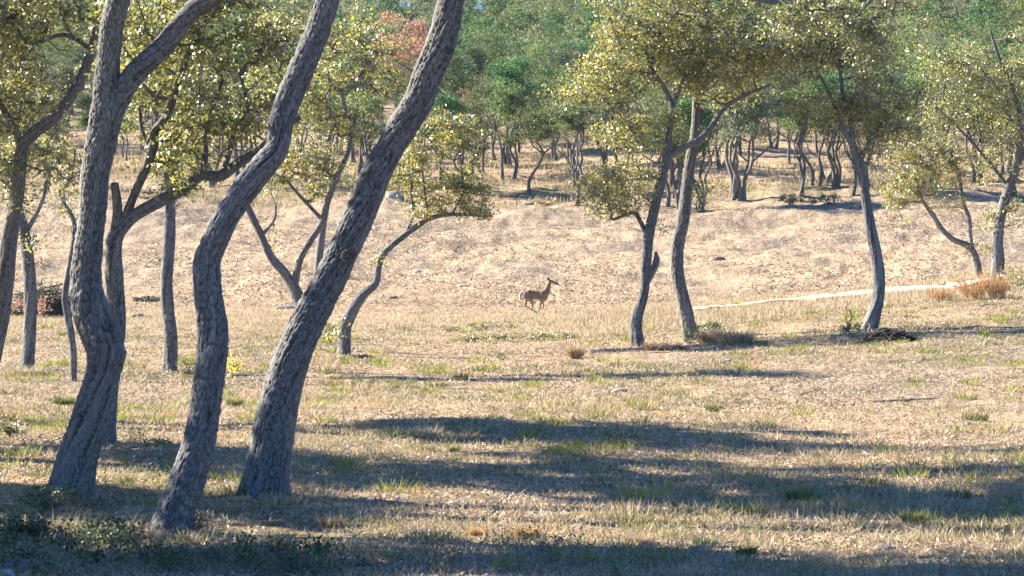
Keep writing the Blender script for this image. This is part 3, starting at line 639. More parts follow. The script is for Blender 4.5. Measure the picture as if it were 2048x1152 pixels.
for kind, i, px, py, s, lab in EDGE:
    D = hit(px, py); x = (px - 1024) / F * D; occ.append((x, D))
    put_tree(kind, i, x, D, s, rg.uniform(0, 6.28), lab, 'trees along the far edge of the meadow')
cand = []
y = 152.
while y < 500:
    sp = 6.6 if y < 235 else 6.4
    x = -(.235 * y + 6)
    while x < .235 * y + 6:
        cand.append((x + rg.uniform(-2.4, 2.4), y + rg.uniform(-2.6, 2.6))); x += sp
    y += sp
woods = []
for x, y in cand:
    px = 1024 + x / y * F
    clear = y < 185 and (px < 640)                    # tan slope on the left is open
    if y < 168 and rg.random() < .40: continue
    if 200 < y < 232 and 150 < px < 620 and rg.random() < .8: continue
    if clear and rg.random() < .8: continue
    if any((x - a_) ** 2 + (y - b_) ** 2 < 9 for a_, b_ in occ): continue
    if y > 400 and abs(px - 1235) < 26: continue
    woods.append((x, y))
woods.sort(key=lambda q: q[1])
ind, rest = woods[:285], woods[285:]
LB = {'oak': 'live oak among the trees of the hillside wood', 'pole': 'slim trunked oak in the open wood behind the meadow', 'jun': 'dark green juniper among the trees of the hillside wood',
      'gry': 'grey green oak among the trees of the hillside wood', 'bro': 'bare brown tree among the trees of the hillside wood', 'red': 'reddish leaved oak among the trees of the hillside wood'}
def kind_at(x, y):
    q = rg.random(); pxx = x / y
    if y < 215: return rg.choice(['oak', 'pole', 'jun', 'gry', 'bro'], p=[.36, .27, .18, .13, .06])
    return rg.choice(['oak', 'jun', 'gry', 'bro'], p=[.37, .45, .16, .02])
for x, y in ind:
    k = str(kind_at(x, y)); put_tree(k, int(rg.integers(3)), x, y, rg.uniform(.78, 1.2), rg.uniform(0, 6.28), LB[k], {'oak': 'live oaks of the hillside wood', 'pole': 'slim oaks of the hillside wood', 'jun': 'junipers of the hillside wood', 'gry': 'grey oaks of the hillside wood', 'bro': 'bare trees of the hillside wood'}[k])
def far_wood():
    Vs = []; Fs = []; Cs = []; o = 0; rng = np.random.default_rng(9); base = []
    for sd_, pal, pt in ((1, OKF, 0), (2, JUN, .5), (3, JUN, .6), (4, GRY, 0), (5, OKF, 0.1), (6, BRO, .1)):
        r2 = np.random.default_rng(sd_); lob = [(r2.uniform(-2, 2), r2.uniform(-2, 2), r2.uniform(2.5, 5.4)) for _ in range(6)] + [(0, 0, 5.6)]
        A = np.array([np.array(lob[r2.integers(7)]) + rnd_dirs(1, r2)[0] * 1.5 * np.array([1, 1, .6]) for _ in range(46)])
        A[:, :2] *= (1 - pt * (A[:, 2:3] - 2) / 5)
        base.append(foliage(A, 300, r2, 30, .26, .7, None, pal, flat=.6))
    for x, y in rest:
        v, f, c = base[rng.choice(6, p=[.23, .26, .22, .15, .12, .02])]; t = rng.uniform(0, 6.28); s = rng.uniform(.8, 1.25); R = np.array([[math.cos(t), -math.sin(t), 0], [math.sin(t), math.cos(t), 0], [0, 0, 1]])
        Vs.append(v @ R.T * s + [x, y, float(ground(x, y))]); Fs.append(f + o); Cs.append(c * rng.uniform(.75, 1.3)); o += len(v)
        tr = tube(np.array([[x, y, float(ground(x, y)) - .3], [x + .2, y, float(ground(x, y)) + 2], [x, y, float(ground(x, y)) + 4.5]]), [.16, .12, .06], 6, 1.2, col=(.13, .12, .12))
        Vs.append(tr[0]); Fs.append(tr[1] + o); Cs.append(tr[2]); o += len(tr[0])
    o_ = link('hillside_wood', mesh_np('hillside_wood', np.concatenate(Vs), np.concatenate(Fs), np.concatenate(Cs), mat_leaf('wood_leaf', .6, .22, .25, False)))
    tag(o_, 'mass of blue green tree crowns covering the distant hillside', 'woodland', kind='stuff')
far_wood()

# ------------------------------------------------------------------ grass, litter
def sampD(n, d0, d1, p=0., rng=RNG, wx=.235):
    y = d0 * (d1 / d0) ** (rng.random(n) ** (1 + p)); x = (rng.random(n) * 2 - 1) * (wx * y + .8); return x, y
def on_ground(x, y, dz=0.): return np.stack([x, y, ground(x, y) + dz], -1)
def up_dirs(n, lean, rng=RNG):
    d = rng.normal(size=(n, 3)) * lean; d[:, 2] = 1; return d / np.linalg.norm(d, axis=1, keepdims=True)
def green_mask(x, y):
    return sm((fbm(x * .35 + 31, y * .25 + 7, 4) - .48) / .1)
def litter():
    parts = []; rng = RNG
    pal = [(.46, .37, .27), (.24, .165, .11), (.34, .32, .30), (.44, .30, .21), (.66, .60, .50), (.13, .10, .075)]
    for n, d0, d1, sz, asp, w in ((380000, 15, 100, .036, .45, [.32, .16, .2, .2, .08, .04]), (60000, 15, 70, .10, .06, [.3, .22, .27, .1, .07, .04])):
        x, y = sampD(n, d0, d1); k = fbm(x * .6, y * .45 + 3, 3) > rng.random(n) * .5 + .22; x, y = x[k], y[k]; n = len(x)
        d = rnd_dirs(n, rng); d[:, 2] = np.abs(d[:, 2]) * .35; d /= np.linalg.norm(d, axis=1, keepdims=True)
        c = leaf_cols(n, pal, rng, w); L = sz * rng.uniform(.5, 1.5, n) * (y / 22) ** .35
        parts.append(blades(on_ground(x, y, .004), d, L, L * asp, c, .15, rng))
    V, Fa, C = join(parts); tag(link('leaf_litter', mesh_np('leaf_litter', V, Fa, C, M_LITTER)), 'dry leaves, wood chips and twigs strewn over the near meadow', 'leaf litter', kind='stuff')
    # stony debris on the far clearing
    n = 90000; y = rng.uniform(96, 152, n); x = (rng.random(n) * 2 - 1) * (.235 * y); k = fbm(x * .25, y * .12 + 3, 4) > rng.random(n) * .32 + .40; x, y = x[k], y[k]; n = len(x)
    d = rnd_dirs(n, rng); d[:, 2] = np.abs(d[:, 2]) * .35; d /= np.linalg.norm(d, axis=1, keepdims=True); L = .10 * rng.uniform(.5, 2, n)
    p1 = blades(on_ground(x, y, .01), d, L, L * .35, leaf_cols(n, pal, rng, [.30, .2, .22, .22, .02, .04]), .2, rng)
    tag(link('clearing_debris', mesh_np('clearing_debris', *p1[:2], p1[2], M_LITTER)), 'grey and tan chips and clods strewn over the cleared slope', 'debris', kind='stuff')
litter()
GRN = [(.10, .15, .045), (.17, .21, .06), (.26, .25, .08), (.07, .11, .045)]
STR = [(.44, .345, .24), (.53, .43, .315), (.33, .245, .175), (.37, .33, .275)]
ORG = [(.46, .28, .15), (.40, .24, .13), (.52, .37, .21)]
DRYC = [(.30, .25, .2), (.38, .33, .27)]
def tuft_pts(cx, cy, r, n, rng):
    t = rng.random(n) * 6.28; q = np.sqrt(rng.random(n)) * r; return cx + np.cos(t) * q, cy + np.sin(t) * q
def grass():
    rng = RNG; parts = []
    # thin dry blades everywhere
    x, y = sampD(210000, 15, 98); k = fbm(x * .5 + 9, y * .35, 3) > rng.random(len(x)) * .55 + .2; x, y = x[k], y[k]; n = len(x)
    L = rng.uniform(.04, .13, n) * (1 + .3 * sm((y - 70) / 10)); parts.append(blades(on_ground(x, y, -.005), up_dirs(n, .7), L, .0045 * (y / 20) ** .8, leaf_cols(n, STR, rng), .1, rng))
    # green tufts in patches
    tx, ty = sampD(9000, 15, 88); gm = green_mask(tx, ty); front = sm((34 - ty) / 6) * sm((tx - .3) / 2) * .75
    k = (gm * .75 * np.where(ty < 36, .45 + .55 * sm((tx + 1) / 3), 1) + front) > rng.random(len(tx)); tx, ty = tx[k], ty[k]
    for pal, frac, hh in ((GRN, .5, (.05, .16)), (STR, .5, (.06, .18))):
        sel = rng.random(len(tx)) < frac; ax, ay = tx[sel], ty[sel]; m = rng.poisson(34, len(ax)); idx = np.repeat(np.arange(len(ax)), m); n = len(idx)
        r = rng.uniform(.05, .22, len(ax)); t = rng.random(n) * 6.28; q = np.sqrt(rng.random(n)) * r[idx]; x = ax[idx] + np.cos(t) * q * 1.5; y = ay[idx] + np.sin(t) * q
        hs = rng.uniform(*hh, len(ax))[idx]; d = up_dirs(n, .45); d[:, 0] += np.cos(t) * .4; d[:, 1] += np.sin(t) * .4; d /= np.linalg.norm(d, axis=1, keepdims=True)
        L = hs * rng.uniform(.5, 1.2, n); b = rng.normal(size=(n, 3)) * .15 * L[:, None]; b[:, 2] = -np.abs(b[:, 2]) * 1.5
        parts.append(blades(on_ground(x, y, -.005), d, L, .006 * (y / 20) ** .8, leaf_cols(n, pal, rng), .1, rng, bend=b))
    tx, ty = sampD(1100, 17, 80); k = fbm(tx * .3 + 60, ty * .2, 3) > .45; tx, ty = tx[k], ty[k]; m = rng.poisson(70, len(tx)); idx = np.repeat(np.arange(len(tx)), m); n = len(idx)
    r_ = rng.uniform(.08, .2, len(tx)); t = rng.random(n) * 6.28; q = np.sqrt(rng.random(n)) * r_[idx]; d = up_dirs(n, .3); d[:, 0] += np.cos(t) * .5; d[:, 1] += np.sin(t) * .5; d /= np.linalg.norm(d, axis=1, keepdims=True)
    palk = rng.choice(3, len(tx), p=[.55, .38, .07])[idx]; cg = leaf_cols(n, [(.26, .30, .05), (.16, .21, .05), (.34, .33, .08)], rng); cs_ = leaf_cols(n, STR, rng); co = leaf_cols(n, ORG, rng); cc = np.where((palk == 0)[:, None], cg, np.where((palk == 1)[:, None], cs_, co))
    parts.append(blades(on_ground(tx[idx] + np.cos(t) * q * 1.4, ty[idx] + np.sin(t) * q, -.005), d, rng.uniform(.06, .2, len(tx))[idx] * rng.uniform(.5, 1.2, n), .006 * (ty[idx] / 20) ** .8, cc, .1, rng))
    V, Fa, C = join(parts); tag(link('meadow_grass', mesh_np('meadow_grass', V, Fa, C, M_GRASS)), 'short straw and green grass tufts growing over the near meadow', 'grass', kind='stuff')
    # tall straw band where the ground dips in front of the clearing, and along the track
    n = 90000; y = np.clip(rng.normal(84, 5, n), 70, 94); x = (rng.random(n) * 2 - 1) * .235 * y
    onroad = (x > 5) & (x < 14.5) & (np.abs(y - (76.0 + .01 * np.clip(x - 5, 0, 99) ** 1.5)) < 2.3)
    k = (~onroad) & (fbm(x * .4, y * .25, 3) > rng.random(n) * .35 + .3); x, y = x[k], y[k]; n = len(x)
    p1 = blades(on_ground(x, y, -.01), up_dirs(n, .4), rng.uniform(.06, .2, n), .016, leaf_cols(n, STR, rng), .1, rng)
    n = 40000; y = rng.uniform(64, 79, n); x = rng.uniform(1, 22, n); k = ~((x > 4.5) & (x < 14.5) & (np.abs(y - (75.4 + .01 * np.clip(x - 5, 0, 99) ** 1.5)) < 2.6)); x, y = x[k], y[k]; n = len(x); p2 = blades(on_ground(x, y, -.01), up_dirs(n, .4), rng.uniform(.08, .26, n), .014, leaf_cols(n, STR, rng), .1, rng)
    n = 60000; y = rng.uniform(146, 240, n); x = (rng.random(n) * 2 - 1) * .24 * y; k = fbm(x * .2, y * .2, 3) > .46; x, y = x[k], y[k]; n = len(x)
    p3 = blades(on_ground(x, y, -.01), up_dirs(n, .45), rng.uniform(.2, .6, n), .05, leaf_cols(n, [(.36, .26, .18), (.2, .2, .10), (.27, .2, .15), (.42, .33, .22)], rng), .1, rng)
    V, Fa, C = join([p1, p2, p3]); tag(link('tall_dry_grass', mesh_np('tall_dry_grass', V, Fa, C, M_GRASS)), 'band of pale standing dry grass along the dip and under the far trees', 'grass', kind='stuff')
grass()

# ------------------------------------------------------------------ individual plants, wood and stones
def at(px, py):
    D = hit(px, py); x = (px - 1024) / F * D; return np.array([x, D, float(ground(x, D))])
def tuft(px, py, wpx, hpx, pal, label, group, n=420, name='grass_tuft', cat='grass tuft', lean=.4, seed=0, wid=.006):
    o = at(px, py); rng = np.random.default_rng(int(px * 3 + py)); pm = F / o[1]; r = wpx / pm / 2; h = hpx / pm
    t = rng.random(n) * 6.28; q = np.sqrt(rng.random(n)) * r * .7; b = np.stack([np.cos(t) * q, np.sin(t) * q * .8, np.full(n, -.02)], -1)
    d = up_dirs(n, lean * .5, rng); d[:, 0] += np.cos(t) * lean; d[:, 1] += np.sin(t) * lean; d /= np.linalg.norm(d, axis=1, keepdims=True)
    L = h * rng.uniform(.45, 1.15, n); bd = rng.normal(size=(n, 3)) * .12 * L[:, None]; bd[:, 2] = -np.abs(bd[:, 2])
    V, Fa, C = blades(b, d, L, wid * (o[1] / 20) ** .7, leaf_cols(n, pal, rng), .1, rng, bend=bd)
    ob = link(name, mesh_np(name, V, Fa, C, M_GRASS), loc=o); tag(ob, label, cat, group); return ob
GT = 'grass tufts in the foreground'
for a_ in [
 (1052, 1078, 60, 34, ORG, 'rusty orange grass tuft at the bottom centre, brightest of the orange tufts'),
 (955, 1072, 44, 26, ORG, 'smaller orange grass tuft left of the brightest orange tuft'),
 (1285, 1090, 46, 30, ORG + STR, 'faded orange grass tuft right of the brightest orange tuft'),
 (1410, 1094, 50, 28, GRN, 'green grass tuft in the sunny strip at the bottom right of centre'),
 (1494, 1112, 44, 30, GRN, 'dark green grass tuft at the edge of the bottom shadow'),
 (1428, 824, 34, 20, GRN, 'round bright green grass tuft on the sunny ground below the paired oaks'),
 (1186, 832, 50, 20, STR + GRN, 'yellow grass tuft left of the round bright green tuft'),
 (905, 905, 30, 22, STR + GRN, 'yellow green grass tuft at the edge of the long shadow'),
 (855, 905, 30, 22, STR + GRN, 'pale yellow grass tuft, left one of two at the edge of the long shadow'),
 (1830, 1050, 62, 40, GRN, 'large blade spraying grass tuft in the big right hand shadow'),
 (1600, 1005, 60, 34, GRN, 'wide green grass tuft in the left part of the big right hand shadow'),
 (1910, 1000, 90, 36, STR + GRN, 'broad straw coloured grass tuft in the big right hand shadow'),
 (1720, 1066, 40, 22, ORG + STR, 'yellow orange grass tuft just below the big right hand shadow'),
 (1950, 842, 70, 22, GRN, 'spreading green grass tuft in the sun near the right edge'),
 (660, 1052, 70, 30, ORG + STR, 'orange straw tuft right of the roots of the thickest foreground trunk'),
 (1150, 718, 30, 40, STR, 'tall pale seed stalks in the grass below the deer'),
 (540, 1110, 90, 44, STR + [(.3, .27, .22)], 'grey dry weed tuft below the thickest foreground trunk'),
 (1500, 975, 60, 30, STR, 'dry tuft between the two long shadow bands'),
 (470, 812, 34, 20, GRN, 'green grass tuft between the middle and rightmost foreground trunks'),
 (130, 808, 60, 20, GRN, 'green grass patch left of the leftmost foreground trunk'),
 (100, 1008, 60, 20, STR, 'dry straw at the left side of the leftmost foreground trunk base'),
 (182, 1012, 50, 18, STR, 'dry straw at the right side of the leftmost foreground trunk base'),
 (318, 1078, 56, 20, STR, 'dry straw at the left side of the middle foreground trunk base'),
 (385, 1082, 60, 22, STR + ORG, 'dry straw at the right side of the middle foreground trunk base'),
 (478, 1004, 56, 18, STR, 'dry straw at the left side of the thickest foreground trunk base'),
 (585, 1008, 60, 20, STR + ORG, 'dry straw at the right side of the thickest foreground trunk base'),
 (52, 752, 90, 30, STR + DRYC, 'mat of pale dry stalks round the slim oak near the left edge'),
]: tuft(*a_, GT, wid=.006)
for px, py, w, h, lab in [(1945, 600, 50, 66, 'tall red brown grass clump at the foot of the low twin limbed oak'), (1880, 602, 56, 36, 'red brown grass clump at the end of the pale track'), (1994, 598, 40, 66, 'red brown grass clump at the foot of the right edge oak')]:
    tuft(px, py, w, h, [(.42, .25, .13), (.48, .33, .18), (.36, .2, .12)], lab, 'red brown grass clumps on the right', n=300, lean=.32, wid=.005)
for px, py, w, h, lab in [(1470, 690, 90, 44, 'straw coloured bushy grass mound right of the taller paired oak'), (1415, 686, 50, 36, 'yellow straw clump at the foot of the taller paired oak'), (1310, 700, 60, 22, 'dry grass clump at the foot of the knotted oak')]:
    tuft(px, py, w, h, STR + [(.4, .25, .12)], lab, 'dry grass clumps by the paired oaks', n=600, lean=.45, wid=.006)
def shrub(px, py, wpx, hpx, pal, label, cat='shrub', name='shrub', leaf=.035, nper=26, ncl=26, group=None, twigs=True, bcol=(.16, .14, .12), mat=None, spread=None):
    o = at(px, py); rng = np.random.default_rng(int(px * 7 + py)); pm = F / o[1]; r = wpx / pm / 2; h = hpx / pm
    u = rnd_dirs(ncl, rng) * rng.random((ncl, 1)) ** .4; A = u * np.array([r, r * .7, h * .45]); A[:, 2] = np.abs(A[:, 2] + h * .55)
    root = thing(name, o, label, cat, group)
    P_, par, ends = grow([np.array([0, 0, -.03]), np.array([0, 0, h * .12])], [None, None], A, rng, step=h * .25, jit=.15)
    V, Fa, C = twig_mesh(P_, par, ends, 2, .01, .0022 * (o[1] / 20) ** .6, .02, seg=4, col=bcol); link('stems', mesh_np('stems', V, Fa, C, M_BARK, True), root)
    V, Fa, C = foliage(A, o[1], rng, nper, leaf, spread or max(.05, h * .22), None, pal, flat=.8); link('foliage', mesh_np('foliage', V, Fa, C, mat or M_LEAF), root)
    return root
DG = [(.06, .09, .045), (.09, .12, .05), (.12, .13, .07)]
DRY = [(.26, .2, .16), (.32, .26, .2), (.2, .16, .13)]
for a_, k in [
 ((392, 1066, 90, 44, DRY, 'brown twiggy dry shrub at the foot of the middle foreground trunk'), dict(leaf=.02, nper=14, ncl=60)),
 ((95, 1030, 120, 56, DG, 'dark evergreen shrub below the leftmost foreground trunk'), dict(ncl=40)),
 ((30, 1080, 110, 56, DG, 'dark evergreen shrub in the shade at the bottom left corner'), dict(ncl=36)),
 ((135, 1010, 60, 40, [(.35, .33, .08), (.2, .24, .07)], 'yellow leaved sprout against the base of the leftmost foreground trunk'), dict(ncl=14, nper=14)),
 ((225, 1105, 130, 46, DG, 'dark leafy shrub in the shade below the middle foreground trunk'), dict(ncl=40)),
 ((450, 1130, 150, 44, DRY + DG, 'grey green weedy shrub at the bottom edge below the middle foreground trunk'), dict(ncl=70, leaf=.022, nper=20)),
 ((560, 1130, 120, 60, DRY, 'grey brown weedy shrub at the bottom edge below the thickest foreground trunk'), dict(ncl=60, leaf=.02, nper=16)),
 ((20, 880, 60, 40, DG, 'small evergreen shrub at the left edge of the picture'), dict(ncl=20)),
 ((465, 760, 34, 44, [(.6, .5, .06), (.45, .42, .06)], 'bright yellow leaved sapling between the middle and rightmost foreground trunks'), dict(ncl=12, nper=14, leaf=.06)),
 ((378, 750, 50, 36, [(.2, .22, .07), (.28, .24, .1)], 'olive shrub beside the straight oak trunk'), dict(ncl=18, nper=20)),
 ((658, 684, 34, 40, [(.16, .19, .05), (.11, .14, .05)], 'leafy green shrub between the thickest trunk and the bending small oak'), dict(ncl=20, nper=24, leaf=.05)),
 ((1386, 692, 34, 46, [(.14, .19, .06), (.22, .27, .1)], 'broad leaved green sprout at the foot of the taller paired oak'), dict(ncl=14, nper=14, leaf=.075)),
 ((1418, 668, 60, 26, DG, 'dark low shrub behind the straw mound right of the paired oaks'), dict(ncl=20, leaf=.06)),
 ((1703, 672, 50, 26, DG, 'dark low shrub at the left of the solitary curved oak base'), dict(ncl=20, leaf=.05)),
 ((1695, 664, 22, 66, DRY, 'thin bare sapling left of the solitary curved oak'), dict(ncl=14, leaf=.03, nper=5)),
 ((2020, 590, 70, 50, [(.16, .17, .09), (.24, .24, .15)], 'grey green shrub at the foot of the right edge oak'), dict(ncl=34, leaf=.06)),
 ((1580, 412, 60, 26, DRY + DG, 'grey scrub bush at the meadow edge below the right hand wood'), dict(ncl=30, leaf=.1, nper=20)),
 ((1650, 412, 70, 24, DG, 'dark scrub bush at the meadow edge left of the solitary curved oak'), dict(ncl=30, leaf=.1, nper=20)),
 ((1092, 412, 60, 18, DRY, 'brown scrub on the bank above the deer'), dict(ncl=26, leaf=.1, nper=16)),
 ((735, 395, 50, 26, DG, 'blue green bush at the top of the meadow left of the thickest trunk'), dict(ncl=26, leaf=.1, nper=22)),
 ((200, 345, 90, 40, [(.26, .16, .14), (.3, .2, .16)], 'purplish brown brush on the tan slope between the left trunks'), dict(ncl=40, leaf=.1, nper=16)),
 ((48, 640, 64, 60, RED, 'red leaved sapling in front of the brush pile at the left'), dict(ncl=26, nper=14, leaf=.09, mat=M_RED, spread=.12)),
 ((88, 640, 44, 50, RED, 'small red leaved sapling right of the larger one by the brush pile'), dict(ncl=16, nper=12, leaf=.09, mat=M_RED, spread=.12)),
]: shrub(*a_, **k)
def undergrowth():
    rng = np.random.default_rng(77); parts = []
    for n, x0, x1, y0, y1, pal, ll in ((230, -4.8, -1.3, 18.1, 21.2, [(.06, .10, .05), (.09, .14, .07), (.13, .16, .09), (.05, .08, .05)], .038), (120, -3.0, .6, 18.1, 20.4, [(.16, .17, .12), (.22, .19, .14), (.10, .12, .07)], .026), (70, -5, -3.4, 21, 31, [(.08, .11, .05), (.16, .16, .09)], .03)):
        x = rng.uniform(x0, x1, n); y = rng.uniform(y0, y1, n); k = fbm(x * .9 + 4, y * .9, 3) > .45; x, y = x[k], y[k]; n = len(x)
        hh = rng.uniform(.03, .16, n); c = np.stack([x, y, ground(x, y) + hh], -1); parts.append(foliage(c, 19, rng, 60, ll, .10, None, pal, flat=.8))
        m = n * 8; idx = rng.integers(0, n, m); d = up_dirs(m, .8, rng); parts.append(blades(on_ground(x[idx] + rng.normal(size=m) * .03, y[idx] + rng.normal(size=m) * .03), d, rng.uniform(.08, .28, m), .005, leaf_cols(m, [(.18, .15, .12), (.3, .26, .2)], rng), .1, rng))
    V, Fa, C = join(parts); tag(link('undergrowth', mesh_np('undergrowth', V, Fa, C, M_GRASS)), 'low dark weeds and leafy undergrowth in the shade at the bottom left', 'undergrowth', kind='stuff')
undergrowth()
# low dark brushy bank below the deer
for k, (px, py, w, h) in enumerate([(950, 684, 70, 14), (1010, 683, 80, 18), (1075, 682, 90, 20), (1130, 678, 50, 12), (960, 662, 80, 20), (900, 664, 50, 12)]):
    shrub(px, py, w, h, [(.2, .2, .1), (.3, .27, .18), (.12, .13, .08)], ['low brushy clump at the left end of the bank below the deer', 'low brushy clump second from the left on the bank below the deer', 'widest brushy clump on the bank directly below the deer', 'small brushy clump at the right end of the bank below the deer', 'low green leafy clump behind the bank below the deer', 'small green leafy clump left of and behind the bank below the deer'][k], ncl=34, nper=20, leaf=.05, spread=.1, group='low clumps on the bank below the deer')
def brush(px, py, wpx, hpx, label, n=240, col=(.14, .13, .12), leafy=None, name='brush_pile', cat='brush pile', seed=1, L=(.3, 1.)):
    o = at(px, py); pm = F / o[1]; rx, h = wpx / pm / 2, hpx / pm; rng = np.random.default_rng(seed); T = []
    for k in range(n):
        t = rng.random() * 6.28; q = math.sqrt(rng.random()); c = np.array([math.cos(t) * q * rx, math.sin(t) * q * rx * .6, h * (1 - q * q) * rng.random() * .95])
        d = rnd_dirs(1, rng)[0]; d[2] = abs(d[2]) * .3; l = rng.uniform(*L) * rx; r = rng.uniform(.006, .03) * (o[1] / 60)
        b_ = c + d * l * .5 + np.array([0, 0, .03]); a_ = c - d * l * .5; a_[2] = max(a_[2], 0)
        T.append(tube(np.array([a_, (a_ + b_) / 2 + rng.normal(size=3) * .05 * l, b_]), [r, r * .8, r * .4], 5, l * .5, col=np.array(col) * rng.uniform(.6, 1.4), lump=0))
    root = thing(name, o, label, cat); V, Fa, C = join(T); link('branches', mesh_np('branches', V, Fa, C, M_BARK, True), root)
    if leafy:
        A = []; 
        while len(A) < 90:
            u = rnd_dirs(1, rng)[0] * rng.random() ** .3; u[2] = abs(u[2]); A.append(u * np.array([rx * .95, rx * .55, h * .85]))
        V, Fa, C = foliage(np.array(A), o[1], rng, 60, .08, h * .2, None, leafy); link('foliage', mesh_np('foliage', V, Fa, C, M_FAR), root)
    return root
brush(92, 634, 150, 80, 'pile of dark cut cedar brush behind the left trunks', leafy=[(.05, .07, .06), (.04, .06, .06), (.09, .1, .08)], seed=4)
brush(1778, 684, 120, 26, 'dark mound of roots and bark beside the solitary curved oak', n=320, col=(.09, .08, .075), seed=5, name='root_mound', cat='root mound', L=(.2, .8))
brush(720, 718, 60, 8, 'small heap of dark twigs at the foot of the bending small oak', n=70, col=(.1, .09, .08), seed=6, name='twig_heap', cat='twig heap')
brush(1350, 700, 70, 8, 'small heap of twigs between the bases of the paired oaks', n=70, col=(.12, .1, .09), seed=8, name='twig_heap', cat='twig heap')
brush(300, 602, 70, 10, 'low heap of dead wood on the slope left of the middle trunk', n=60, col=(.16, .15, .14), seed=9, name='twig_heap', cat='twig heap')
def stick(px0, py0, px1, py1, r, label, fork=True, col=(.3, .26, .22), seed=0):
    a_ = at(px0, py0); b_ = at(px1, py1); rng = np.random.default_rng(int(px0 + py0)); m = (a_ + b_) / 2 - a_ + rng.normal(size=3) * .06 * np.linalg.norm(b_ - a_)
    up = np.array([0, 0, r * .7]); m[2] = abs((b_[2] - a_[2]) / 2) * 0 + (b_[2] - a_[2]) / 2 + r
    root = thing('fallen_branch', a_, label, 'fallen branch', 'fallen branches on the meadow'); L_ = b_ - a_
    V, Fa, C = tube(np.array([up, m + up, L_ + up * 2]), [r, r * .8, r * .35], 8, .05, col=col, lump=.1, seed=3); link('branch', mesh_np('branch', V, Fa, C, M_BARK, True), root)
    if fork:
        T = []
        for f in (.35, .6, .8):
            s_ = (m if f > .5 else m * .7) + up; s_ = up + L_ * f * .0 + (m * (f / .5) if f < .5 else m + (L_ - m) * (f - .5) / .5); d = L_ * .28 + rng.normal(size=3) * np.linalg.norm(L_) * .12; d[2] = abs(d[2]) * .6
            T.append(tube(np.array([s_ + up, s_ + up + d * .5 + rng.normal(size=3) * .02, s_ + d + up]), [r * .5, r * .4, r * .2], 6, .05, col=col, lump=.05))
        V, Fa, C = join(T); link('twigs', mesh_np('twigs', V, Fa, C, M_BARK, True), root)
for a_ in [(265, 1012, 345, 1002, .014, 'pale curved stick lying between the leftmost and middle foreground trunks'), (215, 1015, 180, 985, .010, 'short pale stick at the foot of the leftmost foreground trunk'),
 (250, 900, 285, 876, .012, 'dark stick beside the trunk base behind the leftmost foreground trunk'), (30, 905, 115, 898, .02, 'dark fallen branch near the left edge of the picture'),
 (930, 1046, 995, 1008, .010, 'upright dead twig in the shadow right of the thickest foreground trunk'), (1420, 732, 1490, 718, .014, 'dark fallen branch on the grass below the straw mound'),
 (1540, 782, 1572, 770, .012, 'pale stick on the sunny ground at the right'), (1600, 790, 1640, 776, .010, 'second pale stick on the sunny ground at the right'),
 (1745, 806, 1880, 800, .016, 'long dark fallen branch on the litter at the right'), (1905, 660, 1968, 654, .02, 'dark fallen branch on the pale grass near the right edge'),
 (1960, 613, 2010, 610, .02, 'dark fallen branch behind the pale grass near the right edge'), (1100, 720, 1140, 690, .010, 'thin upright twig in the grass below the deer'),
 (1380, 1104, 1470, 1102, .018, 'grey fallen branch on the sunny strip at the bottom right of centre'), (760, 880, 820, 868, .010, 'thin stick in the shadow right of the thickest trunk'),
 (590, 1040, 640, 1018, .012, 'broken stick at the foot of the thickest foreground trunk'), (1255, 925, 1300, 905, .010, 'bent pale twig between the long shadow bands')]: stick(*a_)
def rock(px, py, wpx, hpx, label, col=(.35, .33, .3), name='rock', cat='rock', group='rocks on the meadow'):
    o = at(px, py); pm = F / o[1]; rng = np.random.default_rng(int(px + 3 * py)); n, m = 14, 20; th = np.linspace(0, np.pi, n)[:, None]; ph = np.linspace(0, 2 * np.pi, m, endpoint=False)[None]
    d = np.stack([np.sin(th) * np.cos(ph), np.sin(th) * np.sin(ph), np.cos(th) + 0 * ph], -1); s_ = rng.uniform(0, 50)
    k = 1 + .5 * (fbm(d[..., 0] * 1.8 + s_, d[..., 1] * 1.8 + d[..., 2] * 1.5 + s_, 3) - .5); d = np.sign(d) * np.abs(d) ** .8
    V = (d * k[..., None] * np.array([wpx / 2, wpx * .35, hpx]) / pm).reshape(-1, 3); V[:, 2] *= .8
    i = np.arange(n - 1)[:, None] * m; j = np.arange(m)[None]; Fa = np.stack([i + j, i + m + j, i + m + (j + 1) % m, i + (j + 1) % m], -1).reshape(-1, 4)
    C = np.array(col) * (.75 + .5 * fbm(V[:, 0] * 14 + s_, V[:, 2] * 14 + V[:, 1] * 9, 3))[:, None]
    ob = link(name, mesh_np(name, V, Fa, C, M_BARK, False), loc=o); tag(ob, label, cat, group)
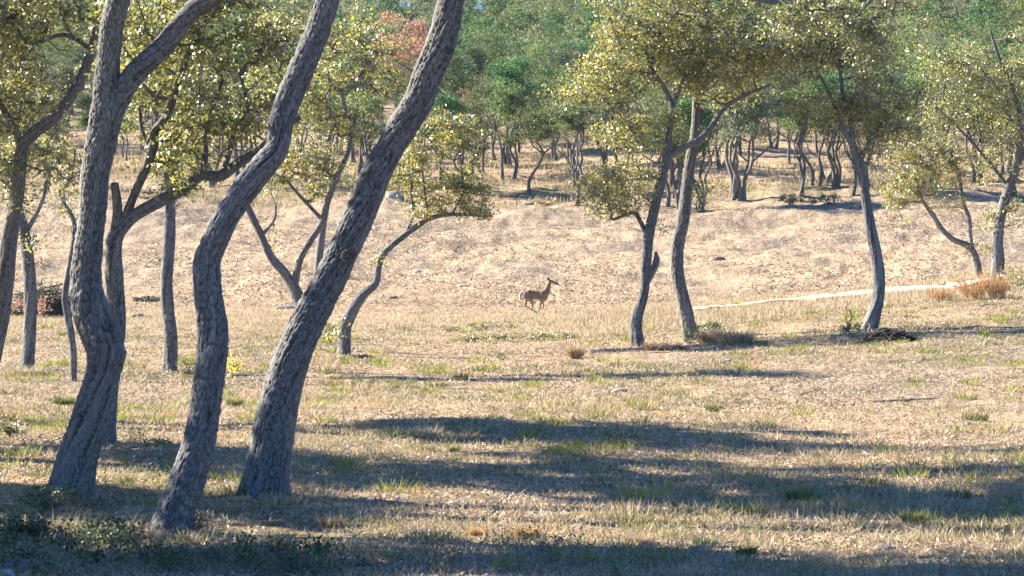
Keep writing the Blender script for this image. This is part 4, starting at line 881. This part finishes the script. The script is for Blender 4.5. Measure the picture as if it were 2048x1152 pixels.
for a_ in [(45, 1140, 90, 24, 'blue grey flat rock at the bottom left corner', (.16, .18, .2)), (14, 1150, 40, 14, 'small pale rock left of the blue grey flat rock', (.5, .5, .5)), (1195, 1108, 40, 12, 'pale flat rock on the sunny strip at the bottom centre', (.5, .42, .36)),
 (1770, 1100, 40, 12, 'grey brown rock on the sunny strip at the bottom right', (.25, .22, .2)), (795, 1000, 16, 8, 'small white stone in the shadow right of the thickest trunk', (.6, .58, .55)), (1240, 785, 30, 8, 'grey stone on the sunny ground below the deer', (.3, .28, .27)),
 (1435, 520, 34, 8, 'brown boulder on the cleared slope right of the paired oaks', (.28, .2, .16)), (275, 636, 30, 12, 'dark stone at the foot of the slope left of the middle trunk', (.2, .2, .2)), (790, 395, 36, 16, 'grey boulder at the top of the meadow by the thickest trunk', (.3, .3, .29)),
 (580, 616, 60, 6, 'flat grey ledge of rock at the foot of the slope', (.22, .22, .21)), (835, 545, 16, 5, 'small pale stone on the cleared slope left of the deer', (.6, .55, .5)), (785, 597, 20, 6, 'dark stone on the cleared slope near the bending small oak', (.2, .19, .18)),
 (1060, 409, 34, 9, 'boulder on the bank under the pale leaning trunk', (.3, .27, .25)), (925, 574, 22, 5, 'pale streaked stone just left of the deer', (.55, .5, .44))]: rock(*a_)

# ------------------------------------------------------------------ deer
def sphere_mesh(c, r, rot=0., n=14):
    th = np.linspace(0.001, np.pi - .001, n)[:, None]; ph = np.linspace(0, 2 * np.pi, n, endpoint=False)[None]
    d = np.stack([np.sin(th) * np.cos(ph), np.sin(th) * np.sin(ph), np.cos(th) + 0 * ph], -1).reshape(-1, 3) * np.array(r)
    cs, sn = math.cos(rot), math.sin(rot); d = np.stack([d[:, 0] * cs - d[:, 2] * sn, d[:, 1], d[:, 0] * sn + d[:, 2] * cs], -1) + np.array(c)
    i = np.arange(n - 1)[:, None] * n; j = np.arange(n)[None]
    return d, np.stack([i + j, i + n + j, i + n + (j + 1) % n, i + (j + 1) % n], -1).reshape(-1, 4), np.zeros((len(d), 3))
def limb(pts, rad, seg=12):
    pts = np.array(pts, float); rad = [q + .005 for q in rad]; v, f, c = tube(pts, rad, seg, .012, lump=0, cap=True); v2, f2, c2 = sphere_mesh(pts[0], [rad[0]] * 3); v3, f3, c3 = sphere_mesh(pts[-1], [rad[-1]] * 3, n=8)
    return join([(v, f, c), (v2, f2, c2), (v3, f3, c3)])
def deer():
    T = []
    # trunk of the body: rump -> loin -> ribs -> chest, then neck and head
    body = [((-.35, 0, .71), (.13, .115, .17)), ((-.25, 0, .715), (.17, .135, .20)), ((-.12, 0, .71), (.19, .135, .185)), ((0, 0, .70), (.19, .135, .185)), ((.12, 0, .69), (.19, .14, .20)), ((.25, 0, .665), (.16, .13, .21)), ((.33, 0, .67), (.11, .11, .17))]
    for c, r in body: T.append(sphere_mesh(c, r))
    T.append(limb([(.26, 0, .74), (.36, 0, .83), (.42, 0, .95), (.455, 0, 1.06), (.50, 0, 1.17)], [.165, .145, .11, .088, .07]))
    T.append(sphere_mesh((.545, 0, 1.205), (.10, .06, .07), -.35)); T.append(limb([(.56, 0, 1.20), (.68, 0, 1.16), (.80, 0, 1.12)], [.062, .044, .03]))
    for s in (-1, 1):
        base = np.array([.485, s * .035, 1.235]); tip = np.array([.40 if s < 0 else .455, s * .10, 1.345 if s < 0 else 1.37]); m = (base + tip) / 2
        T.append(limb([base, m, tip], [.02, .042, .012], 10))
    # near hind leg (camera side, y<0), stretched under the belly
    T.append(sphere_mesh((-.27, -.075, .64), (.12, .055, .17), .25)); T.append(limb([(-.22, -.08, .60), (-.15, -.09, .44), (-.13, -.09, .33), (-.165, -.09, .20)], [.085, .055, .036, .026]))
    T.append(limb([(-.165, -.09, .20), (-.06, -.09, .13), (.06, -.09, .065), (.15, -.09, .03), (.21, -.09, .012)], [.026, .019, .018, .018, .016]))
    # far hind leg, tucked behind
    T.append(sphere_mesh((-.33, .075, .63), (.10, .05, .16), .1)); T.append(limb([(-.34, .08, .58), (-.38, .08, .44), (-.405, .08, .32)], [.075, .045, .028])); T.append(limb([(-.405, .08, .32), (-.30, .08, .265), (-.22, .08, .22), (-.185, .08, .16)], [.027, .019, .018, .015]))
    # near foreleg
    T.append(limb([(.25, -.08, .62), (.20, -.085, .50), (.175, -.085, .40), (.155, -.085, .28)], [.075, .05, .034, .026])); T.append(limb([(.155, -.085, .28), (.12, -.085, .18), (.085, -.085, .12), (.05, -.085, .085)], [.025, .018, .018, .015]))
    # far foreleg, folded
    T.append(limb([(.28, .08, .60), (.25, .085, .46), (.27, .085, .34)], [.07, .042, .027])); T.append(limb([(.27, .085, .34), (.255, .085, .26), (.20, .085, .24), (.17, .085, .27)], [.024, .019, .018, .014]))
    # raised tail curling back and down
    T.append(limb([(-.42, 0, .80), (-.49, 0, .82), (-.555, 0, .76), (-.585, 0, .66), (-.57, 0, .56)], [.03, .042, .05, .048, .02]))
    V, Fa, C = join(T); me = mesh_np('deer', V, Fa, None, None, True); o = link('deer', me)
    md = o.modifiers.new('r', 'REMESH'); md.mode = 'VOXEL'; md.voxel_size = .011
    ms = o.modifiers.new('s', 'SMOOTH'); ms.factor = .5; ms.iterations = 2
    dg = bpy.context.evaluated_depsgraph_get(); ev = o.evaluated_get(dg); nm = bpy.data.meshes.new_from_object(ev); o.modifiers.clear(); o.data = nm; bpy.data.meshes.remove(me)
    n = len(nm.vertices); co = np.zeros(n * 3, np.float32); nm.vertices.foreach_get('co', co); co = co.reshape(-1, 3); x, y, z = co.T
    nv = np.zeros(n * 3, np.float32); nm.vertices.foreach_get('normal', nv); nv = nv.reshape(-1, 3)
    brown = np.array([.21, .15, .105]); dark = np.array([.09, .065, .05]); white = np.array([.72, .68, .6]); rust = np.array([.33, .22, .14])
    c = np.tile(brown, (n, 1)); c = np.where((z > .78)[:, None] & (x < .3)[:, None], brown * .75, c)
    k = sm((.62 - z) / .12)[:, None]; c = c * (1 - k) + rust * k
    c = np.where(((z < .60) & (nv[:, 2] < -.55) & (x > -.15) & (x < .25) & (z > .5))[:, None], white * .8, c)
    tail = (x < -.46) & (z > .5); c = np.where(tail[:, None], white, c); c = np.where((tail & (x > -.565) & (x < -.515) & (z < .79))[:, None], dark * .6, c)
    rump = (x < -.43) & ~tail & (z > .5); c = np.where(rump[:, None], white, c)
    c = np.where(((z < .30) & (y < 0) & (x > .03) & (x < .17) & (nv[:, 0] < .2))[:, None], white, c)  # near foreleg whitened on its rear side, sunlight painted into the coat
    c = np.where(((z > 1.1) & (z < 1.17) & (x > .5) & (x < .6) & (nv[:, 2] < -.3))[:, None], white, c)
    c = np.where((((x > .775)) & (z > 1.0))[:, None], dark * .35, c)
    c = np.where(((z > 1.27))[:, None], dark * 1.2, c)
    e_ = np.min([np.hypot(np.hypot(x - .59, z - 1.225), y - s * .05) for s in (-1, 1)], 0); c = np.where((e_ < .016)[:, None], dark * .15, c)
    c = np.where(((z < .045) | ((x < .075) & (x > .0) & (z < .105) & (y < 0)))[:, None], dark * .5, c)
    c *= (.8 + .4 * fbm(x * 22 + 5, z * 22 + y * 15, 3))[:, None]
    at_ = nm.color_attributes.new('Col', 'FLOAT_COLOR', 'POINT'); cc = np.ones((n, 4), np.float32); cc[:, :3] = c; at_.data.foreach_set('color', cc.ravel())
    nm.materials.clear(); m, nt, p = new_mat('deer_coat'); a2 = N(nt, 'ShaderNodeAttribute', attribute_name='Col'); nt.links.new(a2.outputs['Color'], p.inputs['Base Color']); p.inputs['Roughness'].default_value = .8; p.inputs['Sheen Weight'].default_value = .25; p.inputs['Specular IOR Level'].default_value = .2
    nm.materials.append(m); nm.polygons.foreach_set('use_smooth', np.ones(len(nm.polygons), bool)); nm.update()
    D = hit(1070, 629); q = at(1072, 629); o.location = [float(v) for v in q]; s_ = 54.5 / (F / D) ; o.scale = (s_, s_, s_)
    tag(o, 'brown white tailed doe running to the right across the meadow with its tail raised', 'deer')
deer()

# ------------------------------------------------------------------ haze
def haze():
    x0, x1, y0, y1, z0, z1 = -300., 300., -20., 640., -2., 78.
    V = [(x, y, z) for x in (x0, x1) for y in (y0, y1) for z in (z0, z1)]
    Fa = [(0, 1, 3, 2), (4, 6, 7, 5), (0, 4, 5, 1), (2, 3, 7, 6), (0, 2, 6, 4), (1, 5, 7, 3)]
    m = bpy.data.materials.new('haze'); m.use_nodes = True; nt = m.node_tree; nt.nodes.remove(nt.nodes['Principled BSDF'])
    v = N(nt, 'ShaderNodeVolumePrincipled'); v.inputs['Color'].default_value = (.72, .86, 1, 1); v.inputs['Density'].default_value = .00006; v.inputs['Anisotropy'].default_value = .2
    nt.links.new(v.outputs[0], nt.nodes['Material Output'].inputs['Volume'])
    tag(link('haze', mesh_np('haze', V, Fa, None, m)), kind='stuff')
haze()
